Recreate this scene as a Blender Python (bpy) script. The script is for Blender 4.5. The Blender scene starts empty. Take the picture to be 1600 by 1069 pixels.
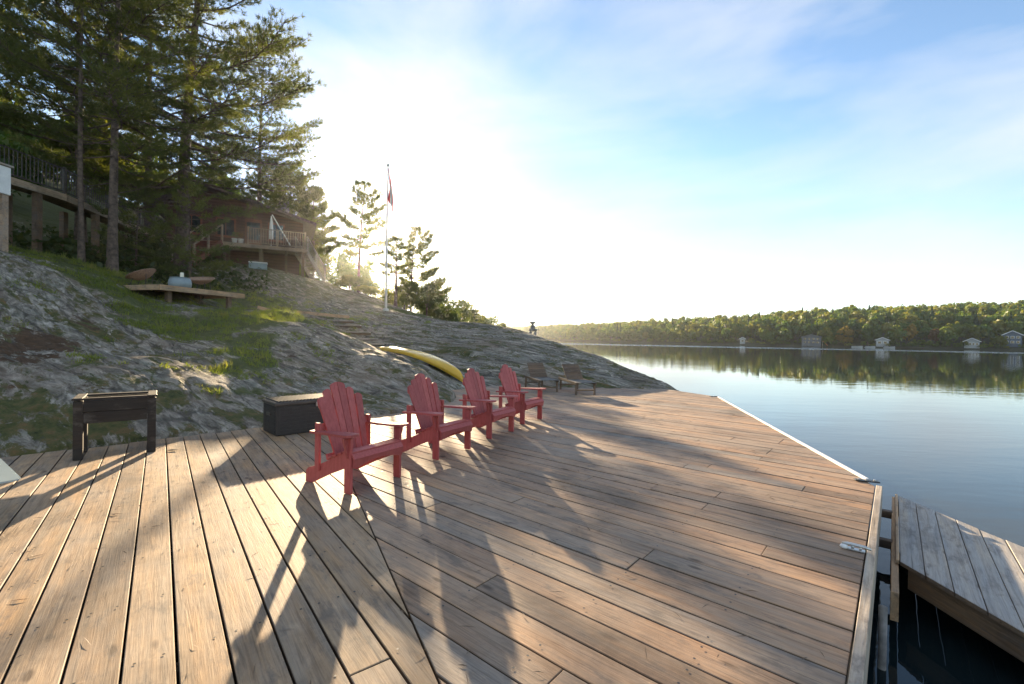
import bpy, bmesh, math, random
import numpy as np
from mathutils import Vector, Matrix

# ------------------------------------------------------------------ camera, sky, sun, exposure
scene = bpy.context.scene
COL = scene.collection
rad = math.radians

CAM_H = 1.5
cam_d = bpy.data.cameras.new('camera')
cam = bpy.data.objects.new('camera', cam_d)
COL.objects.link(cam)
cam_d.sensor_width = 36.0
cam_d.lens = 16.0
cam_d.clip_start = 0.05
cam_d.clip_end = 6000
_p = math.atan(-7.0 / 711.0)
_fwd = Vector((0, math.cos(_p), math.sin(_p)))
_up0 = Vector((0, -math.sin(_p), math.cos(_p)))
_r0 = Vector((1, 0, 0))
_roll = 0.015
_right = _r0 * math.cos(_roll) + _up0 * math.sin(_roll)
_up = _up0 * math.cos(_roll) - _r0 * math.sin(_roll)
M = Matrix((_right, _up, -_fwd)).transposed().to_4x4()
M.translation = Vector((0, 0, CAM_H))
cam.matrix_world = M
scene.camera = cam

SUN_AZ = rad(-16.0)      # from +Y towards +X
SUN_EL = rad(12.3)
EXPOSURE = 1.9
world = bpy.data.worlds.new('World')
scene.world = world
world.use_nodes = True
nt = world.node_tree
nt.nodes.clear()
n_out = nt.nodes.new('ShaderNodeOutputWorld')
n_bg = nt.nodes.new('ShaderNodeBackground')
n_sky = nt.nodes.new('ShaderNodeTexSky')
n_sky.sky_type = 'NISHITA'
n_sky.sun_disc = False
n_sky.sun_elevation = SUN_EL
n_sky.sun_rotation = SUN_AZ
n_sky.altitude = 300
n_sky.air_density = 0.9
n_sky.dust_density = 0.02
n_sky.ozone_density = 1.4
n_bg.inputs['Strength'].default_value = 0.083
# thin high cloud veil, the same all round the sky
tc = nt.nodes.new('ShaderNodeTexCoord')
mp = nt.nodes.new('ShaderNodeMapping')
mp.inputs['Scale'].default_value = (1.0, 1.0, 3.2)
mp.inputs['Rotation'].default_value = (0.25, 0.15, 0.5)
ns = nt.nodes.new('ShaderNodeTexNoise')
ns.inputs['Scale'].default_value = 1.9
ns.inputs['Detail'].default_value = 6.0
ns.inputs['Roughness'].default_value = 0.52
ns.inputs['Distortion'].default_value = 0.35
rp = nt.nodes.new('ShaderNodeValToRGB')
rp.color_ramp.elements[0].position = 0.40
rp.color_ramp.elements[0].color = (0, 0, 0, 1)
rp.color_ramp.elements[1].position = 0.70
rp.color_ramp.elements[1].color = (1, 1, 1, 1)
mul = nt.nodes.new('ShaderNodeMath')
mul.operation = 'MULTIPLY'
mul.inputs[1].default_value = 0.72
mx = nt.nodes.new('ShaderNodeMix')
mx.data_type = 'RGBA'
mx.inputs['B'].default_value = (3.3, 3.4, 3.55, 1)
nt.links.new(tc.outputs['Generated'], mp.inputs['Vector'])
nt.links.new(mp.outputs['Vector'], ns.inputs['Vector'])
nt.links.new(ns.outputs['Fac'], rp.inputs['Fac'])
nt.links.new(rp.outputs['Color'], mul.inputs[0])
nt.links.new(mul.outputs[0], mx.inputs['Factor'])
nt.links.new(n_sky.outputs['Color'], mx.inputs['A'])
nt.links.new(mx.outputs['Result'], n_bg.inputs['Color'])
nt.links.new(n_bg.outputs['Background'], n_out.inputs['Surface'])

sun_d = bpy.data.lights.new('sun', 'SUN')
sun = bpy.data.objects.new('sun', sun_d)
COL.objects.link(sun)
sun_d.energy = 5.0
sun_d.angle = rad(0.55)
sun_d.color = (1.0, 0.78, 0.50)
to_sun = Vector((math.sin(SUN_AZ) * math.cos(SUN_EL), math.cos(SUN_AZ) * math.cos(SUN_EL), math.sin(SUN_EL)))
sun.rotation_euler = to_sun.to_track_quat('Z', 'Y').to_euler()

vs = scene.view_settings
vs.view_transform = 'Standard'
vs.look = 'None'
vs.gamma = 1.0
vs.exposure = EXPOSURE
vs.use_curve_mapping = False
scene.cycles.max_bounces = 6
scene.cycles.transparent_max_bounces = 8
scene.cycles.caustics_reflective = False
scene.cycles.caustics_refractive = False

HAZE = 0.00021
random.seed(7)
rng = np.random.default_rng(11)

# ------------------------------------------------------------------ helpers
def tag(o, label=None, cat=None, group=None, kind=None):
    if label: o['label'] = label
    if cat: o['category'] = cat
    if group: o['group'] = group
    if kind: o['kind'] = kind
    return o

def empty(name, loc=(0, 0, 0), rz=0.0, label=None, cat=None, group=None):
    o = bpy.data.objects.new(name, None)
    o.empty_display_size = 0.2
    COL.objects.link(o)
    o.location = loc
    o.rotation_euler = (0, 0, rz)
    tag(o, label, cat, group)
    return o

def link_mesh(name, me, mat=None, parent=None):
    o = bpy.data.objects.new(name, me)
    COL.objects.link(o)
    if mat is not None:
        me.materials.append(mat)
    if parent is not None:
        o.parent = parent
    return o

def np_mesh(name, verts, faces, mat=None, parent=None, smooth=False, attrs=None):
    """verts (n,3), faces (m,k) with k = 3 or 4"""
    verts = np.asarray(verts, dtype=np.float32)
    faces = np.asarray(faces, dtype=np.int32)
    m, k = faces.shape
    me = bpy.data.meshes.new(name)
    me.vertices.add(len(verts))
    me.vertices.foreach_set('co', verts.ravel())
    me.loops.add(m * k)
    me.loops.foreach_set('vertex_index', faces.ravel())
    me.polygons.add(m)
    me.polygons.foreach_set('loop_start', np.arange(0, m * k, k, dtype=np.int32))
    me.polygons.foreach_set('loop_total', np.full(m, k, dtype=np.int32))
    if smooth:
        me.polygons.foreach_set('use_smooth', np.ones(m, dtype=bool))
    if attrs:
        for an, (dom, arr) in attrs.items():
            a = me.attributes.new(an, 'FLOAT', dom)
            a.data.foreach_set('value', np.asarray(arr, dtype=np.float32))
    me.update(calc_edges=True)
    me.validate()
    return link_mesh(name, me, mat, parent)

class MB:
    """collects simple shapes and links them as one mesh object"""
    def __init__(s):
        s.v = []; s.f = []
    def add(s, vs, fs):
        b = len(s.v)
        s.v += [tuple(q) for q in vs]
        s.f += [tuple(b + i for i in f) for f in fs]
        return s
    def box(s, c, size, rz=0.0, bev=0.0):
        hx, hy, hz = size[0] / 2, size[1] / 2, size[2] / 2
        cs, sn = math.cos(rz), math.sin(rz)
        vs = []
        if bev <= 0:
            loc = [(-hx, -hy, -hz), (hx, -hy, -hz), (hx, hy, -hz), (-hx, hy, -hz),
                   (-hx, -hy, hz), (hx, -hy, hz), (hx, hy, hz), (-hx, hy, hz)]
            fs = [(3, 2, 1, 0), (4, 5, 6, 7), (0, 1, 5, 4), (1, 2, 6, 5), (2, 3, 7, 6), (3, 0, 4, 7)]
        else:
            b = min(bev, hx * .9, hy * .9, hz * .9)
            loc = []
            for z, i in ((-hz, b), (-hz + b, 0), (hz - b, 0), (hz, b)):
                loc += [(-hx + i, -hy + i, z), (hx - i, -hy + i, z), (hx - i, hy - i, z), (-hx + i, hy - i, z)]
            fs = [(3, 2, 1, 0), (12, 13, 14, 15)]
            for r in range(3):
                for i in range(4):
                    j = (i + 1) % 4
                    fs.append((r * 4 + i, r * 4 + j, r * 4 + 4 + j, r * 4 + 4 + i))
        for x, y, z in loc:
            vs.append((c[0] + x * cs - y * sn, c[1] + x * sn + y * cs, c[2] + z))
        return s.add(vs, fs)
    def beam(s, a, b, w, h, up=(0, 0, 1)):
        """rectangular bar from a to b; w across, h along 'up'"""
        a = Vector(a); b = Vector(b)
        d = (b - a).normalized()
        u = Vector(up)
        side = d.cross(u)
        if side.length < 1e-4:
            side = d.cross(Vector((1, 0, 0)))
        side.normalize()
        u = side.cross(d).normalized()
        vs = []
        for p in (a, b):
            for i, j in ((-1, -1), (1, -1), (1, 1), (-1, 1)):
                vs.append(p + side * (i * w / 2) + u * (j * h / 2))
        return s.add(vs, [(3, 2, 1, 0), (4, 5, 6, 7), (0, 1, 5, 4), (1, 2, 6, 5), (2, 3, 7, 6), (3, 0, 4, 7)])
    def tube(s, pts, radii, n=8, cap=True):
        pts = [Vector(p) for p in pts]
        if not hasattr(radii, '__len__'):
            radii = [radii] * len(pts)
        rings = []
        ref = Vector((0.13, 0.27, 0.95)).normalized()
        for i, p in enumerate(pts):
            d = (pts[min(i + 1, len(pts) - 1)] - pts[max(i - 1, 0)]).normalized()
            r0 = ref if abs(d.dot(ref)) < 0.95 else Vector((1, 0, 0))
            u = d.cross(r0).normalized()
            w = d.cross(u).normalized()
            rings.append([p + (u * math.cos(2 * math.pi * k / n) + w * math.sin(2 * math.pi * k / n)) * radii[i] for k in range(n)])
        vs = [q for r in rings for q in r]
        fs = []
        for i in range(len(pts) - 1):
            for k in range(n):
                kk = (k + 1) % n
                fs.append((i * n + k, i * n + kk, (i + 1) * n + kk, (i + 1) * n + k))
        if cap:
            fs.append(tuple(range(n - 1, -1, -1)))
            fs.append(tuple((len(pts) - 1) * n + k for k in range(n)))
        return s.add(vs, fs)
    def prism(s, poly, z0, z1, T=None):
        """polygon (2-D) extruded between z0 and z1, optional 4x4 T"""
        n = len(poly)
        vs = [Vector((x, y, z0)) for x, y in poly] + [Vector((x, y, z1)) for x, y in poly]
        if T is not None:
            vs = [T @ q for q in vs]
        fs = [tuple(range(n - 1, -1, -1)), tuple(range(n, 2 * n))]
        for i in range(n):
            j = (i + 1) % n
            fs.append((i, j, n + j, n + i))
        return s.add(vs, fs)
    def lathe(s, prof, c=(0, 0, 0), n=16):
        vs = []; fs = []
        for r, z in prof:
            for k in range(n):
                a = 2 * math.pi * k / n
                vs.append((c[0] + r * math.cos(a), c[1] + r * math.sin(a), c[2] + z))
        for i in range(len(prof) - 1):
            for k in range(n):
                kk = (k + 1) % n
                fs.append((i * n + k, i * n + kk, (i + 1) * n + kk, (i + 1) * n + k))
        fs.append(tuple(range(n - 1, -1, -1)))
        fs.append(tuple((len(prof) - 1) * n + k for k in range(n)))
        return s.add(vs, fs)
    def mesh(s, name):
        me = bpy.data.meshes.new(name)
        me.from_pydata(s.v, [], s.f)
        bm = bmesh.new()
        bm.from_mesh(me)
        bmesh.ops.recalc_face_normals(bm, faces=bm.faces)
        bm.to_mesh(me)
        bm.free()
        return me
    def build(s, name, mat=None, parent=None, smooth=False):
        me = s.mesh(name)
        if smooth:
            for p in me.polygons: p.use_smooth = True
        return link_mesh(name, me, mat, parent)

def copy_tree(o, parent=None):
    c = o.copy()
    COL.objects.link(c)
    c.parent = parent
    for ch in o.children:
        copy_tree(ch, c)
    return c

# numpy gradient noise -------------------------------------------------
def _hash(ix, iy, seed):
    h = (ix.astype(np.int64) * 374761393 + iy.astype(np.int64) * 668265263 + seed * 1442695041) & 0xffffffff
    h = ((h ^ (h >> 13)) * 1274126177) & 0xffffffff
    return (h ^ (h >> 16)) & 0xffffffff

def pnoise(x, y, seed=0):
    xi = np.floor(x); yi = np.floor(y)
    fx = x - xi; fy = y - yi
    u = fx * fx * fx * (fx * (fx * 6 - 15) + 10)
    v = fy * fy * fy * (fy * (fy * 6 - 15) + 10)
    def g(dx, dy):
        a = _hash(xi + dx, yi + dy, seed) / 4294967296.0 * 2 * np.pi
        return np.cos(a) * (fx - dx) + np.sin(a) * (fy - dy)
    a = g(0, 0); b = g(1, 0); c = g(0, 1); d = g(1, 1)
    return (a * (1 - u) + b * u) * (1 - v) + (c * (1 - u) + d * u) * v

def fbm(x, y, seed=0, oct=5, gain=0.5):
    r = np.zeros_like(x, dtype=float); a = 1.0; f = 1.0
    for i in range(oct):
        r += a * pnoise(x * f + 17.3 * i, y * f - 9.1 * i, seed + i * 7)
        a *= gain; f *= 2.03
    return r

def smooth01(x):
    x = np.clip(x, 0, 1)
    return x * x * (3 - 2 * x)

# ------------------------------------------------------------------ materials
def new_mat(name):
    m = bpy.data.materials.new(name)
    m.use_nodes = True
    t = m.node_tree
    b = t.nodes['Principled BSDF']
    return m, t, b

def ramp(t, src, stops):
    r = t.nodes.new('ShaderNodeValToRGB')
    e = r.color_ramp.elements
    while len(e) < len(stops): e.new(0.5)
    for i, (p, c) in enumerate(stops):
        e[i].position = p
        e[i].color = c if len(c) == 4 else (*c, 1)
    t.links.new(src, r.inputs['Fac'])
    return r.outputs['Color']

def mixc(t, fac, a, b, mode='MIX'):
    m = t.nodes.new('ShaderNodeMix')
    m.data_type = 'RGBA'; m.blend_type = mode
    for nm, v in (('Factor', fac), ('A', a), ('B', b)):
        if isinstance(v, (int, float)): m.inputs[nm].default_value = v
        elif isinstance(v, tuple): m.inputs[nm].default_value = v if len(v) == 4 else (*v, 1)
        else: t.links.new(v, m.inputs[nm])
    return m.outputs['Result']

def mth(t, op, a, b=None):
    m = t.nodes.new('ShaderNodeMath'); m.operation = op
    for i, v in enumerate((a, b)):
        if v is None: continue
        if isinstance(v, (int, float)): m.inputs[i].default_value = v
        else: t.links.new(v, m.inputs[i])
    return m.outputs[0]

def noise(t, vec, scale, detail=4, rough=0.55, dist=0.0):
    n = t.nodes.new('ShaderNodeTexNoise')
    n.inputs['Scale'].default_value = scale
    n.inputs['Detail'].default_value = detail
    n.inputs['Roughness'].default_value = rough
    n.inputs['Distortion'].default_value = dist
    if vec is not None: t.links.new(vec, n.inputs['Vector'])
    return n.outputs['Fac']

def mapping(t, vec, scale=(1, 1, 1), rot=(0, 0, 0), loc=(0, 0, 0)):
    m = t.nodes.new('ShaderNodeMapping')
    m.inputs['Scale'].default_value = scale
    m.inputs['Rotation'].default_value = rot
    m.inputs['Location'].default_value = loc
    t.links.new(vec, m.inputs['Vector'])
    return m.outputs['Vector']

def bump(t, b, h, strength, dist=0.02, prev=None):
    n = t.nodes.new('ShaderNodeBump')
    n.inputs['Strength'].default_value = strength
    n.inputs['Distance'].default_value = dist
    t.links.new(h, n.inputs['Height'])
    if prev is not None: t.links.new(prev, n.inputs['Normal'])
    t.links.new(n.outputs['Normal'], b.inputs['Normal'])
    return n.outputs['Normal']

def obj_coords(t, jitter=True):
    tc = t.nodes.new('ShaderNodeTexCoord')
    if not jitter: return tc.outputs['Object'], None
    oi = t.nodes.new('ShaderNodeObjectInfo')
    cb = t.nodes.new('ShaderNodeCombineXYZ')
    t.links.new(mth(t, 'MULTIPLY', oi.outputs['Random'], 91.0), cb.inputs[0])
    t.links.new(mth(t, 'MULTIPLY', oi.outputs['Random'], 37.0), cb.inputs[1])
    va = t.nodes.new('ShaderNodeVectorMath'); va.operation = 'ADD'
    t.links.new(tc.outputs['Object'], va.inputs[0]); t.links.new(cb.outputs[0], va.inputs[1])
    return va.outputs[0], oi.outputs['Random']

def weathered_wood(name, stops, grey=(0.27, 0.25, 0.235), grey_amt=0.55, rough=0.72):
    """boards: grain along local X, tone per board, grey weathering, knots"""
    m, t, b = new_mat(name)
    vec, rnd = obj_coords(t)
    base = ramp(t, rnd, stops)
    g1 = noise(t, mapping(t, vec, (0.9, 16, 16)), 2.2, 7, 0.65, 0.9)
    g2 = noise(t, mapping(t, vec, (3.0, 70, 70)), 2.0, 3, 0.6, 0.2)
    streak = noise(t, mapping(t, vec, (0.22, 7.0, 7.0)), 1.7, 4, 0.55, 0.4)
    pat = noise(t, mapping(t, vec, (0.9, 2.0, 2.0)), 1.5, 6, 0.66)
    c = mixc(t, ramp(t, streak, [(0.36, (0, 0, 0)), (0.62, (1, 1, 1))]), base, mixc(t, 1.0, base, (1.22, 1.08, 0.92), 'MULTIPLY'))
    c = mixc(t, mth(t, 'MULTIPLY', ramp(t, pat, [(0.40, (0, 0, 0)), (0.66, (1, 1, 1))]), grey_amt), c, grey)
    c = mixc(t, 0.85, c, ramp(t, g1, [(0.25, (0.42, 0.38, 0.35)), (0.5, (0.95, 0.94, 0.93)), (0.78, (1.25, 1.2, 1.12))]), 'MULTIPLY')
    c = mixc(t, 0.35, c, ramp(t, g2, [(0.3, (0.55, 0.53, 0.5)), (0.6, (1, 1, 1))]), 'MULTIPLY')
    # long drying checks
    ck = noise(t, mapping(t, vec, (0.5, 30, 30), loc=(3, 7, 0)), 1.0, 5, 0.6, 0.6)
    c = mixc(t, mth(t, 'MULTIPLY', ramp(t, ck, [(0.27, (1, 1, 1)), (0.33, (0, 0, 0))]), 0.7), c, (0.06, 0.045, 0.035))
    # stains
    st = noise(t, mapping(t, vec, (1.2, 3, 3), loc=(5, 2, 1)), 3.1, 6, 0.7)
    c = mixc(t, mth(t, 'MULTIPLY', ramp(t, st, [(0.53, (0, 0, 0)), (0.66, (1, 1, 1))]), 0.6), c, (0.12, 0.10, 0.085))
    # dirt spread over neighbouring boards
    ge = t.nodes.new('ShaderNodeNewGeometry')
    dz = noise(t, ge.outputs['Position'], 0.9, 6, 0.65, 0.4)
    c = mixc(t, 0.8, c, ramp(t, dz, [(0.34, (0.5, 0.49, 0.48)), (0.50, (1, 1, 1)), (0.68, (1.18, 1.15, 1.1))]), 'MULTIPLY')
    # knots
    vo = t.nodes.new('ShaderNodeTexVoronoi')
    vo.inputs['Scale'].default_value = 2.6
    t.links.new(mapping(t, vec, (0.75, 2.1, 0.3)), vo.inputs['Vector'])
    kn = ramp(t, vo.outputs['Distance'], [(0.06, (1, 1, 1)), (0.12, (0, 0, 0))])
    c = mixc(t, mth(t, 'MULTIPLY', kn, 0.75), c, (0.075, 0.045, 0.028))
    # bleached, worn areas
    wn = noise(t, mapping(t, vec, (1.5, 6, 6), loc=(8, 3, 2)), 2.0, 7, 0.75, 0.3)
    c = mixc(t, mth(t, 'MULTIPLY', ramp(t, wn, [(0.55, (0, 0, 0)), (0.66, (1, 1, 1))]), 0.45), c, mixc(t, 1.0, c, (1.5, 1.5, 1.45), 'MULTIPLY'))
    t.links.new(c, b.inputs['Base Color'])
    b.inputs['Roughness'].default_value = rough
    b.inputs['Specular IOR Level'].default_value = 0.35
    n1 = bump(t, b, g1, 0.35, 0.006)
    bump(t, b, g2, 0.35, 0.003, n1)
    return m

def plain(name, col, rough=0.6, metal=0.0, var=0.15, scale=6.0, bmp=0.0, spec=0.5):
    m, t, b = new_mat(name)
    vec, rnd = obj_coords(t)
    f = noise(t, vec, scale, 5, 0.6)
    d = tuple(max(0, c * (1 - var * 2)) for c in col); l = tuple(min(1, c * (1 + var)) for c in col)
    t.links.new(ramp(t, f, [(0.3, d), (0.7, l)]), b.inputs['Base Color'])
    b.inputs['Roughness'].default_value = rough
    b.inputs['Metallic'].default_value = metal
    b.inputs['Specular IOR Level'].default_value = spec
    if bmp: bump(t, b, f, bmp, 0.01)
    return m

def painted_wood(name, col, dark):
    m, t, b = new_mat(name)
    vec, rnd = obj_coords(t)
    g = noise(t, mapping(t, vec, (14, 14, 3)), 3, 5, 0.65)
    w = noise(t, vec, 9, 6, 0.7)
    c = ramp(t, g, [(0.25, dark), (0.6, col)])
    c = mixc(t, mth(t, 'MULTIPLY', ramp(t, w, [(0.60, (0, 0, 0)), (0.78, (1, 1, 1))]), 0.45), c, tuple(min(1, q * 1.3 + 0.06) for q in col))
    c = mixc(t, 1.0, c, ramp(t, rnd, [(0.0, (0.82, 0.86, 0.86)), (0.5, (1, 1, 1)), (1.0, (1.1, 1.25, 1.22))]), 'MULTIPLY')
    t.links.new(c, b.inputs['Base Color'])
    b.inputs['Roughness'].default_value = 0.58
    bump(t, b, g, 0.35, 0.004)
    return m

def leafy(name, cols, trans=0.45, nscale=0.6, attr=None, rough=0.6, fine=0.5):
    """foliage: several greens by place, half translucent"""
    m = bpy.data.materials.new(name); m.use_nodes = True
    t = m.node_tree
    t.nodes.clear()
    out = t.nodes.new('ShaderNodeOutputMaterial')
    vec, rnd = obj_coords(t)
    f = noise(t, vec, nscale, 5, 0.65)
    if attr:
        a = t.nodes.new('ShaderNodeAttribute'); a.attribute_name = attr
        f = mth(t, 'ADD', mth(t, 'MULTIPLY', a.outputs['Fac'], 1 - fine), mth(t, 'MULTIPLY', f, fine))
    n = len(cols)
    c = ramp(t, f, [(0.28 + 0.46 * i / max(1, n - 1), cols[i]) for i in range(n)])
    d = t.nodes.new('ShaderNodeBsdfDiffuse')
    tr = t.nodes.new('ShaderNodeBsdfTranslucent')
    gl = t.nodes.new('ShaderNodeBsdfGlossy'); gl.inputs['Roughness'].default_value = 0.45
    t.links.new(c, d.inputs['Color'])
    t.links.new(mixc(t, 1.0, c, (1.5, 1.45, 0.6), 'MULTIPLY'), tr.inputs['Color'])
    mx = t.nodes.new('ShaderNodeMixShader'); mx.inputs[0].default_value = trans
    t.links.new(d.outputs[0], mx.inputs[1]); t.links.new(tr.outputs[0], mx.inputs[2])
    m2 = t.nodes.new('ShaderNodeMixShader'); m2.inputs[0].default_value = 0.03
    t.links.new(mx.outputs[0], m2.inputs[1]); t.links.new(gl.outputs[0], m2.inputs[2])
    t.links.new(m2.outputs[0], out.inputs['Surface'])
    return m

MAT = {}
MAT['deck'] = weathered_wood('deck_boards', [(0.0, (0.40, 0.27, 0.15)), (0.22, (0.31, 0.235, 0.165)), (0.42, (0.48, 0.335, 0.20)),
                             (0.60, (0.26, 0.18, 0.11)), (0.80, (0.42, 0.30, 0.19)), (1.0, (0.34, 0.27, 0.20))], grey=(0.31, 0.275, 0.235), grey_amt=0.55)
MAT['deck_right'] = weathered_wood('lake_side_boards', [(0.0, (0.38, 0.24, 0.15)), (0.2, (0.28, 0.22, 0.175)), (0.4, (0.44, 0.29, 0.185)),
                             (0.58, (0.20, 0.137, 0.095)), (0.78, (0.37, 0.255, 0.175)), (0.9, (0.26, 0.225, 0.195)), (1.0, (0.34, 0.25, 0.18))], grey=(0.32, 0.265, 0.21), grey_amt=0.55)
MAT['dock'] = weathered_wood('grey_dock_boards', [(0.0, (0.30, 0.29, 0.28)), (1.0, (0.36, 0.34, 0.32))], grey=(0.33, 0.33, 0.33), grey_amt=0.7)
MAT['edge'] = weathered_wood('edge_board', [(0.0, (0.36, 0.33, 0.30)), (1.0, (0.40, 0.37, 0.33))], grey=(0.36, 0.35, 0.34))
MAT['joist'] = weathered_wood('dark_frame_wood', [(0.0, (0.16, 0.11, 0.07)), (1.0, (0.20, 0.14, 0.09))], grey=(0.13, 0.11, 0.1))
MAT['lumber'] = weathered_wood('tan_lumber', [(0.0, (0.44, 0.30, 0.18)), (1.0, (0.50, 0.35, 0.22))], grey=(0.34, 0.28, 0.22), grey_amt=0.35)
MAT['railwood'] = weathered_wood('railing_wood', [(0.0, (0.36, 0.27, 0.20)), (1.0, (0.42, 0.33, 0.25))], grey=(0.30, 0.27, 0.25))
MAT['teak'] = weathered_wood('teak_lounger', [(0.0, (0.14, 0.10, 0.07)), (1.0, (0.17, 0.12, 0.085))], grey=(0.15, 0.13, 0.11), grey_amt=0.4)
MAT['red'] = painted_wood('red_paint', (0.43, 0.088, 0.082), (0.30, 0.05, 0.045))
MAT['planter'] = weathered_wood('dark_stained_wood', [(0.0, (0.026, 0.020, 0.017)), (1.0, (0.034, 0.026, 0.021))], grey=(0.03, 0.028, 0.026))
MAT['box'] = plain('dark_resin', (0.032, 0.031, 0.030), 0.5, var=0.2, scale=14)
MAT['boxlid'] = plain('brown_resin_lid', (0.075, 0.064, 0.054), 0.42, var=0.15, scale=10)
MAT['white'] = plain('white_paint', (0.78, 0.77, 0.74), 0.5, var=0.06)
MAT['metal'] = plain('galvanised', (0.55, 0.55, 0.54), 0.35, 0.9, var=0.12)
MAT['black'] = plain('black_iron', (0.02, 0.02, 0.022), 0.45, var=0.2)
MAT['ironrail'] = plain('dark_bronze_rail', (0.06, 0.045, 0.035), 0.5, var=0.2)
MAT['canoe'] = plain('yellow_hull', (0.78, 0.46, 0.045), 0.22, var=0.06, scale=2.0)
MAT['canoe_in'] = plain('canoe_inside', (0.22, 0.18, 0.07), 0.5)
MAT['wicker'] = plain('wicker', (0.34, 0.21, 0.14), 0.7, var=0.3, scale=40)
MAT['drum'] = plain('blue_grey_drum', (0.25, 0.31, 0.33), 0.5, var=0.08)
MAT['candle'] = plain('cream_candle', (0.80, 0.74, 0.58), 0.5, var=0.04)
MAT['flagred'] = plain('flag_red', (0.55, 0.035, 0.04), 0.8, var=0.1)
MAT['flagwhite'] = plain('flag_white', (0.8, 0.78, 0.76), 0.8, var=0.04)
MAT['bark'] = plain('pine_bark', (0.12, 0.085, 0.065), 0.9, var=0.35, scale=7, bmp=0.8)
MAT['stone'] = plain('grey_stone', (0.27, 0.25, 0.23), 0.85, var=0.3, scale=8, bmp=0.5)
MAT['darkroof'] = plain('dark_shingle', (0.10, 0.075, 0.065), 0.85, var=0.3, scale=10)
MAT['greyroof'] = plain('grey_shingle', (0.22, 0.22, 0.23), 0.85, var=0.2, scale=10)
MAT['greywall'] = plain('grey_siding', (0.15, 0.155, 0.165), 0.7, var=0.1)
MAT['whitewall'] = plain('white_siding', (0.42, 0.42, 0.41), 0.6, var=0.06)
MAT['bluewall'] = plain('blue_grey_siding', (0.12, 0.15, 0.19), 0.7, var=0.1)
MAT['blackglass'] = plain('window_glass', (0.02, 0.025, 0.03), 0.06, var=0.1, spec=0.8)
MAT['orange'] = plain('orange_plastic', (0.7, 0.25, 0.05), 0.5, var=0.05)
MAT['cushion'] = plain('lounger_weave', (0.15, 0.135, 0.12), 0.8, var=0.2, scale=30)

def log_siding():
    m, t, b = new_mat('red_brown_log_siding')
    vec, rnd = obj_coords(t, False)
    w = t.nodes.new('ShaderNodeTexWave'); w.bands_direction = 'Z'; w.wave_profile = 'SIN'
    w.inputs['Scale'].default_value = 1.6; w.inputs['Distortion'].default_value = 0.3
    t.links.new(vec, w.inputs['Vector'])
    g = noise(t, mapping(t, vec, (1, 1, 10)), 2, 5)
    c = mixc(t, g, (0.07, 0.028, 0.018), (0.12, 0.05, 0.03))
    c = mixc(t, 0.7, c, ramp(t, w.outputs['Fac'], [(0.0, (0.35, 0.35, 0.35)), (0.25, (1, 1, 1))]), 'MULTIPLY')
    t.links.new(c, b.inputs['Base Color']); b.inputs['Roughness'].default_value = 0.6
    bump(t, b, w.outputs['Fac'], 0.6, 0.03)
    return m
MAT['log'] = log_siding()
MAT['redstain'] = weathered_wood('red_stained_wood', [(0.0, (0.20, 0.07, 0.045)), (1.0, (0.25, 0.09, 0.055))], grey=(0.17, 0.08, 0.06))

def glass_mat():
    m, t, b = new_mat('pale_glass')
    b.inputs['Base Color'].default_value = (0.72, 0.85, 0.86, 1)
    b.inputs['Roughness'].default_value = 0.12
    b.inputs['Transmission Weight'].default_value = 0.55
    b.inputs['IOR'].default_value = 1.3
    return m
MAT['glass'] = glass_mat()

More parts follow.
